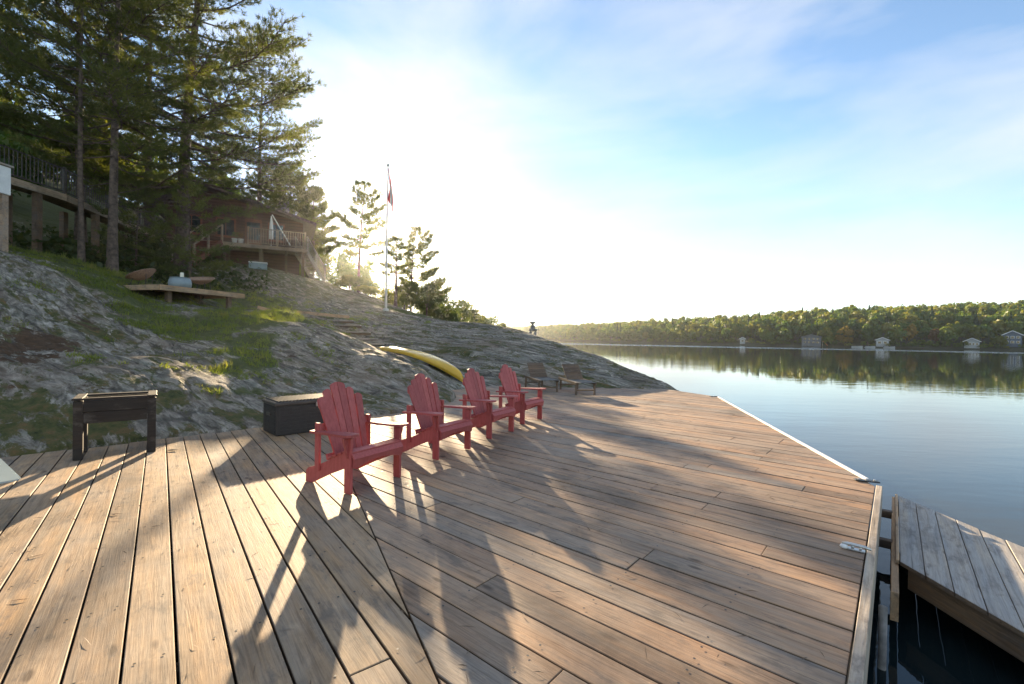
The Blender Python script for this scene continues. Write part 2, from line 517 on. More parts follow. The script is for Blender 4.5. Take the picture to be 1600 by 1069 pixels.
def rock_mat():
    m, t, b = new_mat('lichen_rock')
    tc = t.nodes.new('ShaderNodeTexCoord'); vec = tc.outputs['Object']
    ang = math.atan2(-0.52, 0.85)
    st_v = mapping(t, vec, (1, 1, 1), rot=(0, 0, -ang))
    strata = noise(t, mapping(t, st_v, (0.16, 3.6, 3.6)), 2.0, 10, 0.72, 0.55)
    patch = noise(t, vec, 0.55, 6, 0.6, 0.3)
    fine = noise(t, vec, 9, 8, 0.75)
    grit = noise(t, vec, 42, 4, 0.7)
    c = ramp(t, strata, [(0.33, (0.045, 0.037, 0.027)), (0.43, (0.13, 0.112, 0.087)), (0.53, (0.27, 0.238, 0.19)), (0.66, (0.54, 0.48, 0.40))])
    c = mixc(t, 0.6, c, ramp(t, fine, [(0.25, (0.35, 0.35, 0.36)), (0.5, (0.95, 0.95, 0.95)), (0.75, (1.45, 1.4, 1.35))]), 'MULTIPLY')
    # lichen: pale green grey
    li = noise(t, vec, 3.4, 7, 0.72)
    c = mixc(t, mth(t, 'MULTIPLY', ramp(t, li, [(0.52, (0, 0, 0)), (0.62, (1, 1, 1))]), 0.55), c, (0.19, 0.20, 0.15))
    # pink-brown feldspar tone
    c = mixc(t, mth(t, 'MULTIPLY', ramp(t, patch, [(0.45, (0, 0, 0)), (0.65, (1, 1, 1))]), 0.45), c, (0.27, 0.19, 0.13))
    # dark joints along the grain of the rock and across it
    def joint(v, sc, dist, w, loc):
        n_ = noise(t, mapping(t, v, sc, loc=loc), 1.0, 4, 0.5, dist)
        a_ = mth(t, 'ABSOLUTE', mth(t, 'SUBTRACT', n_, 0.5))
        return ramp(t, a_, [(w * 0.35, (1, 1, 1)), (w, (0, 0, 0))])
    j1 = joint(st_v, (0.09, 1.1, 1.1), 0.3, 0.020, (0, 0, 0)); j2 = joint(st_v, (0.18, 3.4, 3.4), 0.5, 0.022, (4, 9, 1))
    jj = mth(t, 'MAXIMUM', j1, mth(t, 'MULTIPLY', j2, 0.35))
    c = mixc(t, mth(t, 'MULTIPLY', jj, 0.6), c, (0.035, 0.030, 0.022))
    spots = noise(t, vec, 16, 5, 0.7)
    c = mixc(t, mth(t, 'MULTIPLY', ramp(t, spots, [(0.62, (0, 0, 0)), (0.70, (1, 1, 1))]), 0.3), c, (0.40, 0.39, 0.33))
    # moss and leaf litter from per-vertex masks, broken by noise
    def att(n):
        a = t.nodes.new('ShaderNodeAttribute'); a.attribute_name = n
        return a.outputs['Fac']
    br = noise(t, mapping(t, st_v, (0.55, 1.7, 1.7)), 2.0, 9, 0.74, 0.5)
    msk = mth(t, 'ADD', att('moss'), mth(t, 'MULTIPLY', mth(t, 'SUBTRACT', br, 0.5), 2.6))
    mm = ramp(t, msk, [(0.45, (0, 0, 0)), (0.58, (1, 1, 1))])
    mc = ramp(t, noise(t, vec, 5.5, 6, 0.7), [(0.3, (0.030, 0.034, 0.012)), (0.45, (0.075, 0.080, 0.022)), (0.57, (0.12, 0.095, 0.034)), (0.70, (0.19, 0.10, 0.04))])
    c = mixc(t, mm, c, mc)
    rst = mth(t, 'ADD', att('rust'), mth(t, 'MULTIPLY', mth(t, 'SUBTRACT', noise(t, vec, 3.1, 7, 0.7), 0.5), 2.4))
    c = mixc(t, ramp(t, rst, [(0.5, (0, 0, 0)), (0.62, (1, 1, 1))]), c, ramp(t, fine, [(0.3, (0.035, 0.022, 0.012)), (0.7, (0.13, 0.072, 0.036))]))
    gm = mth(t, 'ADD', att('grass'), mth(t, 'MULTIPLY', mth(t, 'SUBTRACT', br, 0.5), 1.6))
    c = mixc(t, ramp(t, gm, [(0.42, (0, 0, 0)), (0.6, (1, 1, 1))]), c, ramp(t, fine, [(0.3, (0.05, 0.055, 0.018)), (0.6, (0.10, 0.11, 0.03)), (0.75, (0.14, 0.10, 0.045))]))
    t.links.new(c, b.inputs['Base Color'])
    b.inputs['Roughness'].default_value = 0.85
    b.inputs['Specular IOR Level'].default_value = 0.3
    n0 = bump(t, b, jj, 0.6, -0.03)
    n1 = bump(t, b, strata, 0.8, 0.045, n0)
    n2 = bump(t, b, fine, 0.4, 0.014, n1)
    bump(t, b, grit, 0.5, 0.01, n2)
    return m
MAT['rock'] = rock_mat()

def water_mat():
    m, t, b = new_mat('lake_water')
    tc = t.nodes.new('ShaderNodeTexCoord'); vec = tc.outputs['Object']
    b.inputs['Base Color'].default_value = (0.010, 0.018, 0.020, 1)
    b.inputs['Roughness'].default_value = 0.015
    b.inputs['IOR'].default_value = 1.333
    rip = noise(t, mapping(t, vec, (0.35, 1.0, 1)), 0.9, 4, 0.55)
    rip2 = noise(t, mapping(t, vec, (0.6, 1.0, 1)), 5.0, 3, 0.5)
    # a band ruffled by a passing boat's wake, crossing the lake
    sx = t.nodes.new('ShaderNodeSeparateXYZ'); t.links.new(vec, sx.inputs[0])
    # signed distance to line through (46,166) and (140,121)
    d = mth(t, 'ADD', mth(t, 'MULTIPLY', mth(t, 'SUBTRACT', sx.outputs[0], 46.0), 0.432), mth(t, 'MULTIPLY', mth(t, 'SUBTRACT', sx.outputs[1], 166.0), 0.902))
    wob = noise(t, mapping(t, vec, (0.02, 0.02, 1)), 1.0, 3)
    d = mth(t, 'ADD', d, mth(t, 'MULTIPLY', mth(t, 'SUBTRACT', wob, 0.5), 14.0))
    band = ramp(t, mth(t, 'DIVIDE', mth(t, 'ABSOLUTE', d), 24.0), [(0.35, (1, 1, 1)), (0.8, (0, 0, 0))])
    wav = noise(t, mapping(t, vec, (0.5, 1.4, 1), rot=(0, 0, 0.45)), 1.6, 3, 0.5)
    h = mth(t, 'ADD', mth(t, 'MULTIPLY', rip, 0.0065), mth(t, 'MULTIPLY', rip2, 0.0009))
    wind = noise(t, mapping(t, vec, (0.018, 0.05, 1)), 1.0, 4, 0.55, 0.6)
    h = mth(t, 'MULTIPLY', h, ramp(t, wind, [(0.35, (0.35, 0.35, 0.35)), (0.65, (1.9, 1.9, 1.9))]))
    h = mth(t, 'ADD', h, mth(t, 'MULTIPLY', mth(t, 'MULTIPLY', wav, band), 0.22))
    n = t.nodes.new('ShaderNodeBump'); n.inputs['Strength'].default_value = 1.0; n.inputs['Distance'].default_value = 1.0
    t.links.new(h, n.inputs['Height']); t.links.new(n.outputs['Normal'], b.inputs['Normal'])
    return m
MAT['water'] = water_mat()

def far_ground():
    m, t, b = new_mat('far_bank')
    tc = t.nodes.new('ShaderNodeTexCoord'); vec = tc.outputs['Object']
    f = noise(t, vec, 0.25, 6, 0.65)
    t.links.new(ramp(t, f, [(0.35, (0.022, 0.030, 0.012)), (0.60, (0.045, 0.052, 0.022)), (0.78, (0.10, 0.085, 0.055))]), b.inputs['Base Color'])
    b.inputs['Roughness'].default_value = 0.9
    return m
MAT['farbank'] = far_ground()

MAT['needles'] = leafy('pine_needles', [(0.045, 0.060, 0.020), (0.075, 0.096, 0.026), (0.12, 0.135, 0.034), (0.18, 0.17, 0.045)], 0.5, 0.55)
MAT['needles_cool'] = leafy('spruce_needles', [(0.028, 0.046, 0.02), (0.05, 0.072, 0.026), (0.08, 0.10, 0.034)], 0.42, 0.6)
MAT['leaf_green'] = leafy('green_leaves', [(0.03, 0.05, 0.012), (0.055, 0.085, 0.018), (0.09, 0.12, 0.025), (0.14, 0.16, 0.03)], 0.5, 0.9)
MAT['leaf_lime'] = leafy('yellow_green_leaves', [(0.06, 0.08, 0.015), (0.12, 0.14, 0.022), (0.20, 0.19, 0.03)], 0.5, 0.5)
MAT['leaf_gold'] = leafy('golden_leaves', [(0.12, 0.09, 0.02), (0.24, 0.16, 0.025), (0.34, 0.22, 0.035)], 0.4, 0.5)
MAT['leaf_rust'] = leafy('russet_leaves', [(0.07, 0.05, 0.02), (0.13, 0.075, 0.03), (0.19, 0.10, 0.04)], 0.4, 0.5)
MAT['far_green'] = leafy('far_leaves', [(0.032, 0.062, 0.014), (0.056, 0.102, 0.018), (0.088, 0.142, 0.024), (0.13, 0.175, 0.03), (0.19, 0.185, 0.036)], 0.4, 0.10, attr='tint', fine=0.35)
MAT['grass'] = leafy('grass_blades', [(0.08, 0.10, 0.022), (0.14, 0.18, 0.03), (0.21, 0.235, 0.04), (0.27, 0.21, 0.08)], 0.5, 1.2)
MAT['fern'] = leafy('undergrowth', [(0.03, 0.045, 0.012), (0.05, 0.07, 0.018), (0.085, 0.10, 0.025)], 0.45, 0.8)

# ------------------------------------------------------------------ terrain: the rock slope
WATER_Z = -0.6
CTRL = [(-1.48,11.20,0.18),(-2.35,12.00,0.41),(-3.98,13.50,0.96),(-5.71,14.50,1.66),(-8.37,17.00,2.32),(-9.56,17.20,2.38),(-9.60,14.50,1.93),(-8.0,14.0,1.74),(-13.0,19.0,2.95),
 (-5.87,7.60,0.64),(-6.96,9.00,0.98),(-10.02,12.50,1.66),(-11.49,16.00,2.45),(-7.20,6.40,0.56),(-8.55,7.60,1.02),(-10.36,9.20,1.96),
 (-12.95,11.50,3.36),(-8.07,8.20,1.00),(-10.84,11.00,2.23),(-17.35,17.00,4.16),(-14.84,17.00,3.73),(-5.22,9.30,0.47),(-6.75,12.00,1.19),
 (-5.01,7.60,0.22),(-4.29,10.20,0.39),(-3.23,9.60,0.20),(-2.30,10.30,0.08),(-3.68,8.20,0.15),
 (-13.83,28.00,5.15),(-16.57,24.00,4.81),(-12.50,29.50,4.9),(-9.90,27.00,3.72),(-6.95,25.00,2.82),(-4.12,26.50,2.39),(-1.47,26.00,1.93),
 (1.32,23.50,1.50),(2.68,19.00,0.97),(3.73,16.50,0.50),(4.24,15.00,0.24),
 (0.01,15.50,0.57),(-0.78,14.20,0.08),(2.10,14.80,0.23),(3.02,14.20,0.04),(-4.22,20.00,1.65),(-2.31,16.50,0.71),(-1.56,14.00,0.15),
 (-6.24,18.50,1.21),(-4.09,16.20,0.55),(-8.03,19.00,1.85),(-10.37,23.00,2.95),
 # deck edge
 (-5.6,5.66,0.03),(-5.14,6.1,0.03),(-4.67,6.52,0.03),(-4.27,7.0,0.03),(-3.91,7.33,0.03),(-2.66,8.39,0.03),(-2.37,8.5,0.03),(-2.04,8.98,0.03),(-1.3,10.46,0.02),
 (4.0,14.15,0.03),(4.8,13.75,-0.05),(-1.6,13.4,0.02),(-6.6,4.8,0.05),
 # round about
 (-40,5,8),(-40,20,10),(-40,40,14),(-40,80,14),(-25,60,7.5),(-12,38,4.0),(-20,38,6.5),(-30,30,9),(-10,45,2.0),(-8,55,0.9),(-4.5,70,0.1),(-2,90,-0.3),(-20,80,3),(-10,130,0.0),(-35,130,4),
 (0,45,-1.5),(3,32,-1.2),(6,20,-1.8),(8,15,-2.2),(8,25,-2.6),(2,70,-2.5),(4,130,-2.5),(-2,36,0.6),(5.6,13.2,-0.9),
 (-9,4.5,1.5),(-9,2,1.2),(-14,2,3.4),(-20,8,5.3),(-20,2,5.2),(-25,-2,6),
 (-3,4,-1.2),(0,8,-1.4),(2,11,-1.4),(3,3,-2.3),(-4,2,-0.9),(0,2,-2.0),(-1,12,-0.6),(1.5,13,-0.4),(6,8,-2.5),(7,3,-2.8),(-6.5,3,-0.2),(0,-4,-2.5),(-8,-4,0.2),(8,-4,-3)]
_C = np.array(CTRL)
def _tps(r2):
    return 0.5 * r2 * np.log(np.maximum(r2, 1e-12))
def _fit():
    n = len(_C)
    d2 = ((_C[:, None, :2] - _C[None, :, :2]) ** 2).sum(-1)
    K = _tps(d2) + np.eye(n) * 0.02
    Pm = np.c_[np.ones(n), _C[:, :2]]
    A = np.zeros((n + 3, n + 3)); A[:n, :n] = K; A[:n, n:] = Pm; A[n:, :n] = Pm.T
    return np.linalg.solve(A, np.r_[_C[:, 2], 0, 0, 0])
_W = _fit()
DECK_POLY = np.array([(-6.7, 4.7), (-5.58, 5.70), (-3.9, 7.37), (-2.6, 8.42), (-2.0, 9.0), (-1.32, 10.5), (-1.36, 11.2), (-1.62, 13.5), (-0.77, 14.0),
             (4.0, 14.08), (4.7, 13.66), (5.6, 12.1), (7.0, 4.0), (7.0, -3.0), (-7.2, -3.0)])
def poly_sd(x, y, P):
    """signed distance, positive inside"""
    d = np.full(x.shape, 1e9); ins = np.zeros(x.shape, bool)
    n = len(P)
    for i in range(n):
        a = P[i]; b = P[(i + 1) % n]
        e = b - a
        t = np.clip(((x - a[0]) * e[0] + (y - a[1]) * e[1]) / (e @ e), 0, 1)
        d = np.minimum(d, np.hypot(x - a[0] - e[0] * t, y - a[1] - e[1] * t))
        c = ((a[1] > y) != (b[1] > y)) & (x < (b[0] - a[0]) * (y - a[1]) / (b[1] - a[1] + 1e-12) + a[0])
        ins ^= c
    return np.where(ins, d, -d)

S_DIR = np.array([0.853, -0.522])
def terrain_z(x, y):
    x = np.asarray(x, float); y = np.asarray(y, float)
    z = np.zeros(x.shape)
    flat = np.c_[x.ravel(), y.ravel()]
    out = np.empty(len(flat))
    for s in range(0, len(flat), 20000):
        q = flat[s:s + 20000]
        d2 = ((q[:, None, :] - _C[None, :, :2]) ** 2).sum(-1)
        out[s:s + 20000] = _tps(d2) @ _W[:-3] + _W[-3] + q @ _W[-2:]
    z = out.reshape(x.shape)
    sd = poly_sd(x, y, DECK_POLY)
    away = smooth01((-sd) / 0.9)
    # joints and ribs running along the slope
    u = x * S_DIR[0] + y * S_DIR[1]; v = -x * S_DIR[1] + y * S_DIR[0]
    wv = v + 0.5 * fbm(u * 0.25, v * 0.25, 5, 3)
    big = fbm(u * 0.14, wv * 0.40, 21, 3) * 0.36
    rib = fbm(u * 0.22, wv * 1.15, 31, 5, 0.55)
    ridge = (0.5 - np.abs(rib)) * 0.17
    led = fbm(u * 0.35, wv * 0.9, 71, 4, 0.5) * 2.2
    step = (np.floor(led * 3) + smooth01((led * 3 - np.floor(led * 3)) * 4.0)) / 3 * 0.035
    crack = -0.07 * np.exp(-(fbm(u * 0.3, wv * 1.7, 51, 3) / 0.035) ** 2)
    fine = fbm(x * 2.2, y * 2.2, 61, 4, 0.55) * 0.022
    z = z + (big * 0.7 + ridge - 0.05 + step + crack + fine) * (0.12 + 0.88 * away)
    z = np.where(sd > -0.02, np.minimum(z, 0.02 - 1.4 * np.maximum(sd, 0) - 0.03), z)
    return z

def spaced(a, b, d):
    return np.linspace(a, b, max(2, int(round((b - a) / d)) + 1))
gx = np.unique(np.round(np.r_[spaced(-60, -26, 1.5), spaced(-26, -13, 0.35), spaced(-13, 6.5, 0.085), spaced(6.5, 12, 0.5)], 4))
gy = np.unique(np.round(np.r_[spaced(-6, 4, 0.5), spaced(4, 19, 0.085), spaced(19, 32, 0.16), spaced(32, 60, 0.7), spaced(60, 150, 3)], 4))
X, Y = np.meshgrid(gx, gy)
Z = terrain_z(X, Y)
nx, ny = len(gx), len(gy)
idx = np.arange(nx * ny).reshape(ny, nx)
quads = np.stack([idx[:-1, :-1], idx[:-1, 1:], idx[1:, 1:], idx[1:, :-1]], -1).reshape(-1, 4)

def blobs(x, y, L):
    r = np.zeros(x.shape)
    for cx, cy, rx, ry, a in L:
        r = np.maximum(r, a * np.exp(-(((x - cx) / rx) ** 2 + ((y - cy) / ry) ** 2)))
    return r
GRASS = [(-9.2, 12.2, 1.5, 0.8, 1.0), (-6.6, 11.2, 0.8, 1.0, 0.95), (-7.8, 15.7, 0.9, 1.3, 1.25), (-8.6, 16.9, 1.2, 0.6, 1.1), (-9.0, 15.6, 1.6, 1.6, 1.2), (-9.6, 13.2, 1.9, 1.1, 1.2), (-8.6, 14.6, 1.7, 1.1, 1.2), (-7.2, 12.4, 1.1, 1.0, 0.9), (-12.5, 14.2, 2.2, 1.2, 1.1), (-15, 16.5, 3.5, 2.5, 1.1),
         (-6.0, 10.4, 0.55, 1.3, 0.9), (-9.8, 19.0, 2.6, 1.3, 1.1), (-13, 21, 4, 3, 0.9), (-20, 20, 5, 8, 1.0), (-8.0, 21.5, 2.0, 0.9, 0.6), (-30, 40, 25, 25, 1.0), (-6.5, 27.8, 4, 1.2, 0.9),
         (-7.6, 7.9, 0.5, 0.4, 0.5), (-5, 45, 9, 16, 1.0), (-5.0, 8.7, 0.35, 0.8, 0.7)]
MOSS = [(-9.5, 10.3, 1.3, 0.8, 0.75), (-7.6, 10.0, 1.4, 0.6, 0.6), (-10.5, 9.3, 0.9, 0.7, 0.55), (-6.9, 6.0, 1.6, 0.5, 0.85), (-4.3, 7.5, 0.9, 0.35, 0.8), (-5.6, 6.3, 1.0, 0.28, 0.7), (-8, 12, 3, 2, 0.55),
        (-3, 17.2, 2.5, 0.8, 0.7), (0.2, 20, 2.5, 1.8, 0.5), (2.2, 18.5, 1.5, 0.8, 0.6), (1.0, 15.3, 0.8, 0.5, 0.5), (-2.5, 14.6, 1.2, 0.5, 0.8), (-11, 12, 2.5, 1.0, 0.5), (-12, 26, 5, 3, 0.6), (-6, 24, 4, 2, 0.35)]
RUST = [(-8.9, 8.6, 0.8, 0.9, 0.8), (-9.8, 10.6, 0.8, 0.5, 0.55), (-5.8, 11.8, 0.6, 0.4, 0.45), (-6.3, 6.7, 0.6, 0.3, 0.5), (-8.6, 7.6, 0.9, 1.1, 0.75), (-7.6, 6.3, 0.8, 0.6, 0.6), (-9.4, 12.1, 1.2, 0.5, 0.55), (-8.2, 11.4, 0.9, 0.4, 0.5), (-11, 13, 1.5, 0.5, 0.45), (-7.0, 12.6, 0.7, 0.4, 0.4)]
grass_m = blobs(X, Y, GRASS); moss_m = np.maximum(blobs(X, Y, MOSS), 0.40); rust_m = blobs(X, Y, RUST)
ground = np_mesh('ground', np.c_[X.ravel(), Y.ravel(), Z.ravel()], quads, MAT['rock'], None, True,
                 {'grass': ('POINT', grass_m.ravel()), 'moss': ('POINT', moss_m.ravel()), 'rust': ('POINT', rust_m.ravel())})
tag(ground, kind='structure')

def tz(x, y):
    return float(terrain_z(np.array([x]), np.array([y]))[0])

# water sheet
wm = MB(); wm.add([(-330, -510, WATER_Z), (650, -510, WATER_Z), (650, 910, WATER_Z), (-330, 910, WATER_Z)], [(0, 1, 2, 3)])
tag(wm.build('lake_water', MAT['water']), kind='structure')

# ------------------------------------------------------------------ far shore hill
SHORE = np.array([(-260, 640), (-40, 560), (20, 430), (60, 330), (92, 265), (124, 222), (160, 200), (205, 183), (260, 166), (340, 148), (460, 120)], float)
def shore_s(x, y):
    """signed distance inland (+)"""
    best = np.full(x.shape, 1e9); sg = np.zeros(x.shape)
    for i in range(len(SHORE) - 1):
        a = SHORE[i]; b = SHORE[i + 1]; e = b - a
        t = np.clip(((x - a[0]) * e[0] + (y - a[1]) * e[1]) / (e @ e), 0, 1)
        dx = x - a[0] - e[0] * t; dy = y - a[1] - e[1] * t
        d = np.hypot(dx, dy)
        cr = e[0] * (y - a[1]) - e[1] * (x - a[0])
        m = d < best
        best = np.where(m, d, best); sg = np.where(m, np.sign(cr), sg)
    return best * sg
def far_z(x, y):
    s = shore_s(x, y)
    hm = 9.0 + 9.5 * smooth01((x / np.maximum(y, 1) - 0.15) / 0.95)
    h = hm * (1 - np.exp(-np.maximum(s - 6, 0) / 55.0))
    h += 1.6 * fbm(x * 0.02, y * 0.02, 3, 3) * smooth01(s / 40)
    return np.where(s < 0, -0.9 + s * 0.12, -0.75 + 0.9 * smooth01(s / 3.5)) + h
fx = spaced(-320, 620, 5.0); fy = spaced(110, 900, 5.0)
FX, FY = np.meshgrid(fx, fy)
FS = shore_s(FX, FY)
FZ = far_z(FX, FY)
fi = np.arange(FX.size).reshape(FX.shape)
fq = np.stack([fi[:-1, :-1], fi[:-1, 1:], fi[1:, 1:], fi[1:, :-1]], -1).reshape(-1, 4)
keep = (FS.ravel()[fq].max(1) > -12) & (FS.ravel()[fq].min(1) < 260)
fq = fq[keep]
used = np.unique(fq); remap = np.full(FX.size, -1); remap[used] = np.arange(len(used))
hill = np_mesh('far_hill', np.c_[FX.ravel(), FY.ravel(), FZ.ravel()][used], remap[fq], MAT['farbank'], None, True)
tag(hill, kind='structure')

# ------------------------------------------------------------------ the deck, board by board
def clip_poly(poly, p, n):
    out = []
    for i in range(len(poly)):
        a = poly[i]; b = poly[(i + 1) % len(poly)]
        da = (a[0] - p[0]) * n[0] + (a[1] - p[1]) * n[1]
        db = (b[0] - p[0]) * n[0] + (b[1] - p[1]) * n[1]
        if da >= 0: out.append(a)
        if (da >= 0) != (db >= 0):
            t = da / (da - db)
            out.append((a[0] + (b[0] - a[0]) * t, a[1] + (b[1] - a[1]) * t))
    return out

def inset_convex(poly, d):
    """shrink a convex CCW polygon by d"""
    res = poly
    n = len(poly)
    for i in range(n):
        a = poly[i]; b = poly[(i + 1) % n]
        ex, ey = b[0] - a[0], b[1] - a[1]
        L = math.hypot(ex, ey)
        if L < 1e-5: continue
        nx_, ny_ = -ey / L, ex / L
        res = clip_poly(res, (a[0] + nx_ * d, a[1] + ny_ * d), (nx_, ny_))
    return res

def area(p):
    return 0.5 * sum(p[i][0] * p[(i + 1) % len(p)][1] - p[(i + 1) % len(p)][0] * p[i][1] for i in range(len(p)))

def board(name, poly, ang, mat, parent, z=0.0, th=0.038, bev=0.0035, tilt=None):
    """a plank whose outline is a convex polygon in world XY; local X runs along the grain"""
    # drop tiny edges
    P = []
    for q in poly:
        if not P or math.hypot(q[0] - P[-1][0], q[1] - P[-1][1]) > 0.004: P.append(q)
    if len(P) > 2 and math.hypot(P[0][0] - P[-1][0], P[0][1] - P[-1][1]) < 0.004: P.pop()
    if len(P) < 3: return None
    if area(P) < 0: P.reverse()
    if area(P) < 0.006: return None
    cx = sum(q[0] for q in P) / len(P); cy = sum(q[1] for q in P) / len(P)
    c, s = math.cos(-ang), math.sin(-ang)
    loc = [((q[0] - cx) * c - (q[1] - cy) * s, (q[0] - cx) * s + (q[1] - cy) * c) for q in P]
    ins = inset_convex(loc, bev)
    if len(ins) != len(loc):
        mx_, my_ = 0, 0
        ins = [(q[0] * (1 - bev / 0.09), q[1] * (1 - bev / 0.09)) for q in loc]
    n = len(loc)
    vs = [(x, y, -th) for x, y in loc] + [(x, y, -bev) for x, y in loc] + [(x, y, 0) for x, y in ins]
    fs = [tuple(range(n - 1, -1, -1)), tuple(range(2 * n, 3 * n))]
    for r in (0, 1):
        for i in range(n):
            j = (i + 1) % n
            fs.append((r * n + i, r * n + j, (r + 1) * n + j, (r + 1) * n + i))
    me = bpy.data.meshes.new(name)
    me.from_pydata(vs, [], fs)
    me.materials.append(mat); me.materials.append(MAT['joist'])
    for pi in [0] + list(range(2, 2 + n)): me.polygons[pi].material_index = 1
    o = link_mesh(name, me, None, parent)
    o.location = (cx, cy, z + random.uniform(-0.0025, 0.0025))
    o.rotation_euler = (random.uniform(-0.006, 0.006) if tilt is None else tilt, 0, ang)
    return o

AL = rad(37.7); AR = rad(130.2)
dL = (-math.sin(AL), math.cos(AL)); nL = (math.cos(AL), math.sin(AL))
dR = (math.sin(AR), math.cos(AR)); nR = (-dR[1], dR[0])
seam_a = (-1.56, 4.50); seam_d = (0.4462, -0.8949)       # runs towards the camera
seam_nr = (0.8949, 0.4462)                               # points to the right-hand boards
deck = empty('wooden_deck', (0, 0, 0), 0, 'large weathered wooden deck of long planks beside the lake', 'deck')
screws = []
def rect(d, n, s0, s1, c0, c1):
    f = lambda s, c: (d[0] * s + n[0] * c, d[1] * s + n[1] * c)
    return [f(s0, c0), f(s1, c0), f(s1, c1), f(s0, c1)]
def in_poly(p, poly):
    k = len(poly)
    for i in range(k):
        a = poly[i]; b = poly[(i + 1) % k]
        if (b[0] - a[0]) * (p[1] - a[1]) - (b[1] - a[1]) * (p[0] - a[0]) < 0.02: return False
    return True

# left-hand boards
edge_a = (-5.6, 5.70); edge_d = (0.713, 0.701)
for k in range(-20, 22):
    c0 = -0.525 + 0.198 * k
    gap = 0.009 + 0.005 * random.random()
    cuts = [-6.0]
    if k == 6: cuts.append(2.0)
    elif random.random() < 0.35: cuts.append(random.choice([0.6, 1.0, 5.6, 6.2]))
    cuts.append(14.0)
    for s0, s1 in zip(cuts[:-1], cuts[1:]):
        p = rect(dL, nL, s0 + 0.003, s1 - 0.003, c0 + gap / 2, c0 + 0.198 - gap / 2)
        if area(p) < 0: p.reverse()
        p = clip_poly(p, (seam_a[0] - seam_nr[0] * 0.005, seam_a[1] - seam_nr[1] * 0.005), (-seam_nr[0], -seam_nr[1]))
        j = random.uniform(-0.05, 0.05)
        p = clip_poly(p, (edge_a[0] + 0.701 * j, edge_a[1] - 0.713 * j), (0.701, -0.713))
        p = clip_poly(p, (0, -1.6), (0, 1))
        p = clip_poly(p, (-7.0, 0), (1, 0))
        if len(p) < 3: continue
        o = board('plank', p, math.atan2(dL[1], dL[0]), MAT['deck'], deck)
        if o:
            for sj in np.arange(0.2, 9.0, 0.61):
                for cj in (0.045, 0.15):
                    q = (dL[0] * sj + nL[0] * (c0 + cj), dL[1] * sj + nL[1] * (c0 + cj))
                    if area(p) < 0: p.reverse()
                    if q[1] > 1.0 and in_poly(q, p) and random.random() < 0.8: screws.append(q)

# right-hand boards
E2a = (3.873, 4.964); E2b = (5.495, 12.148)
e2 = Vector((E2b[0] - E2a[0], E2b[1] - E2a[1])).normalized()
far_pts = [(5.495, 12.148), (4.74, 13.72), (-1.9, 14.12)]
for j in range(-22, 60):
    c0 = 1.533 - 0.203 + 0.203 * j
    gap = 0.008 + 0.005 * random.random()
    cm = c0 + 0.1
    fixed = {2.67: -3.12, 3.32: -2.65, 3.27: -1.21, 2.86: -1.32, 4.51: -1.86, 5.61: -1.69, 1.71: -1.13, 5.87: -1.22}
    cuts = [-9.5]
    hit = [s for c, s in fixed.items() if abs(c - cm) < 0.102]
    if hit: cuts += sorted(hit)[:1]
    else:
        pos = [-6.1, -4.9, -3.7, -2.5, -1.9, -1.3, -0.7]
        if random.random() < 0.72: cuts.append(random.choice(pos))
        if random.random() < 0.30: cuts.append(random.choice(pos))
        cuts = sorted(set(cuts))
    cuts.append(1.2)
    for s0, s1 in zip(cuts[:-1], cuts[1:]):
        p = rect(dR, nR, s0 + 0.002, s1 - 0.002, c0 + gap / 2, c0 + 0.203 - gap / 2)
        if area(p) < 0: p.reverse()
        p = clip_poly(p, (seam_a[0] + seam_nr[0] * 0.005, seam_a[1] + seam_nr[1] * 0.005), seam_nr)
        p = clip_poly(p, (dR[0] * -0.147, dR[1] * -0.147), (-dR[0], -dR[1]))
        p = clip_poly(p, (E2a[0] - e2.y * 0.0, E2a[1]), (-e2.y, e2.x))
        for a, b in zip(far_pts[:-1], far_pts[1:]):
            ex, ey = b[0] - a[0], b[1] - a[1]
            p = clip_poly(p, a, (-ey, ex))
        p = clip_poly(p, (0, -1.6), (0, 1))
        p = clip_poly(p, (-3.2, 0), (1, 0))
        if len(p) < 3: continue
        # skip pieces that would lie wholly inside the rock
        mx_ = np.mean([q[0] for q in p]); my_ = np.mean([q[1] for q in p])
        if float(poly_sd(np.array([mx_]), np.array([my_]), DECK_POLY)[0]) < -0.25: continue
        o = board('plank', p, math.atan2(dR[1], dR[0]), MAT['deck_right'], deck)
        if o and c0 < 7.0:
            for sj in list(np.arange(-6.1, 0, 0.6)) + [s0 + 0.03, s1 - 0.03, -0.19]:
                for cj in (0.05, 0.155):
                    q = (dR[0] * sj + nR[0] * (c0 + cj), dR[1] * sj + nR[1] * (c0 + cj))
                    if q[1] > 1.2 and in_poly(q, p) and random.random() < 0.75: screws.append(q)

sv = []; sf = []
for q in screws:
    b = len(sv)
    r = 0.0068
    sv += [(q[0] + r * math.cos(a), q[1] + r * math.sin(a), 0.0042) for a in np.arange(6) * math.pi / 3]
    sf.append([b, b + 1, b + 2, b + 3]); sf.append([b, b + 3, b + 4, b + 5])
tag(np_mesh('screw_heads', sv, sf, MAT['black'], deck), kind='stuff')

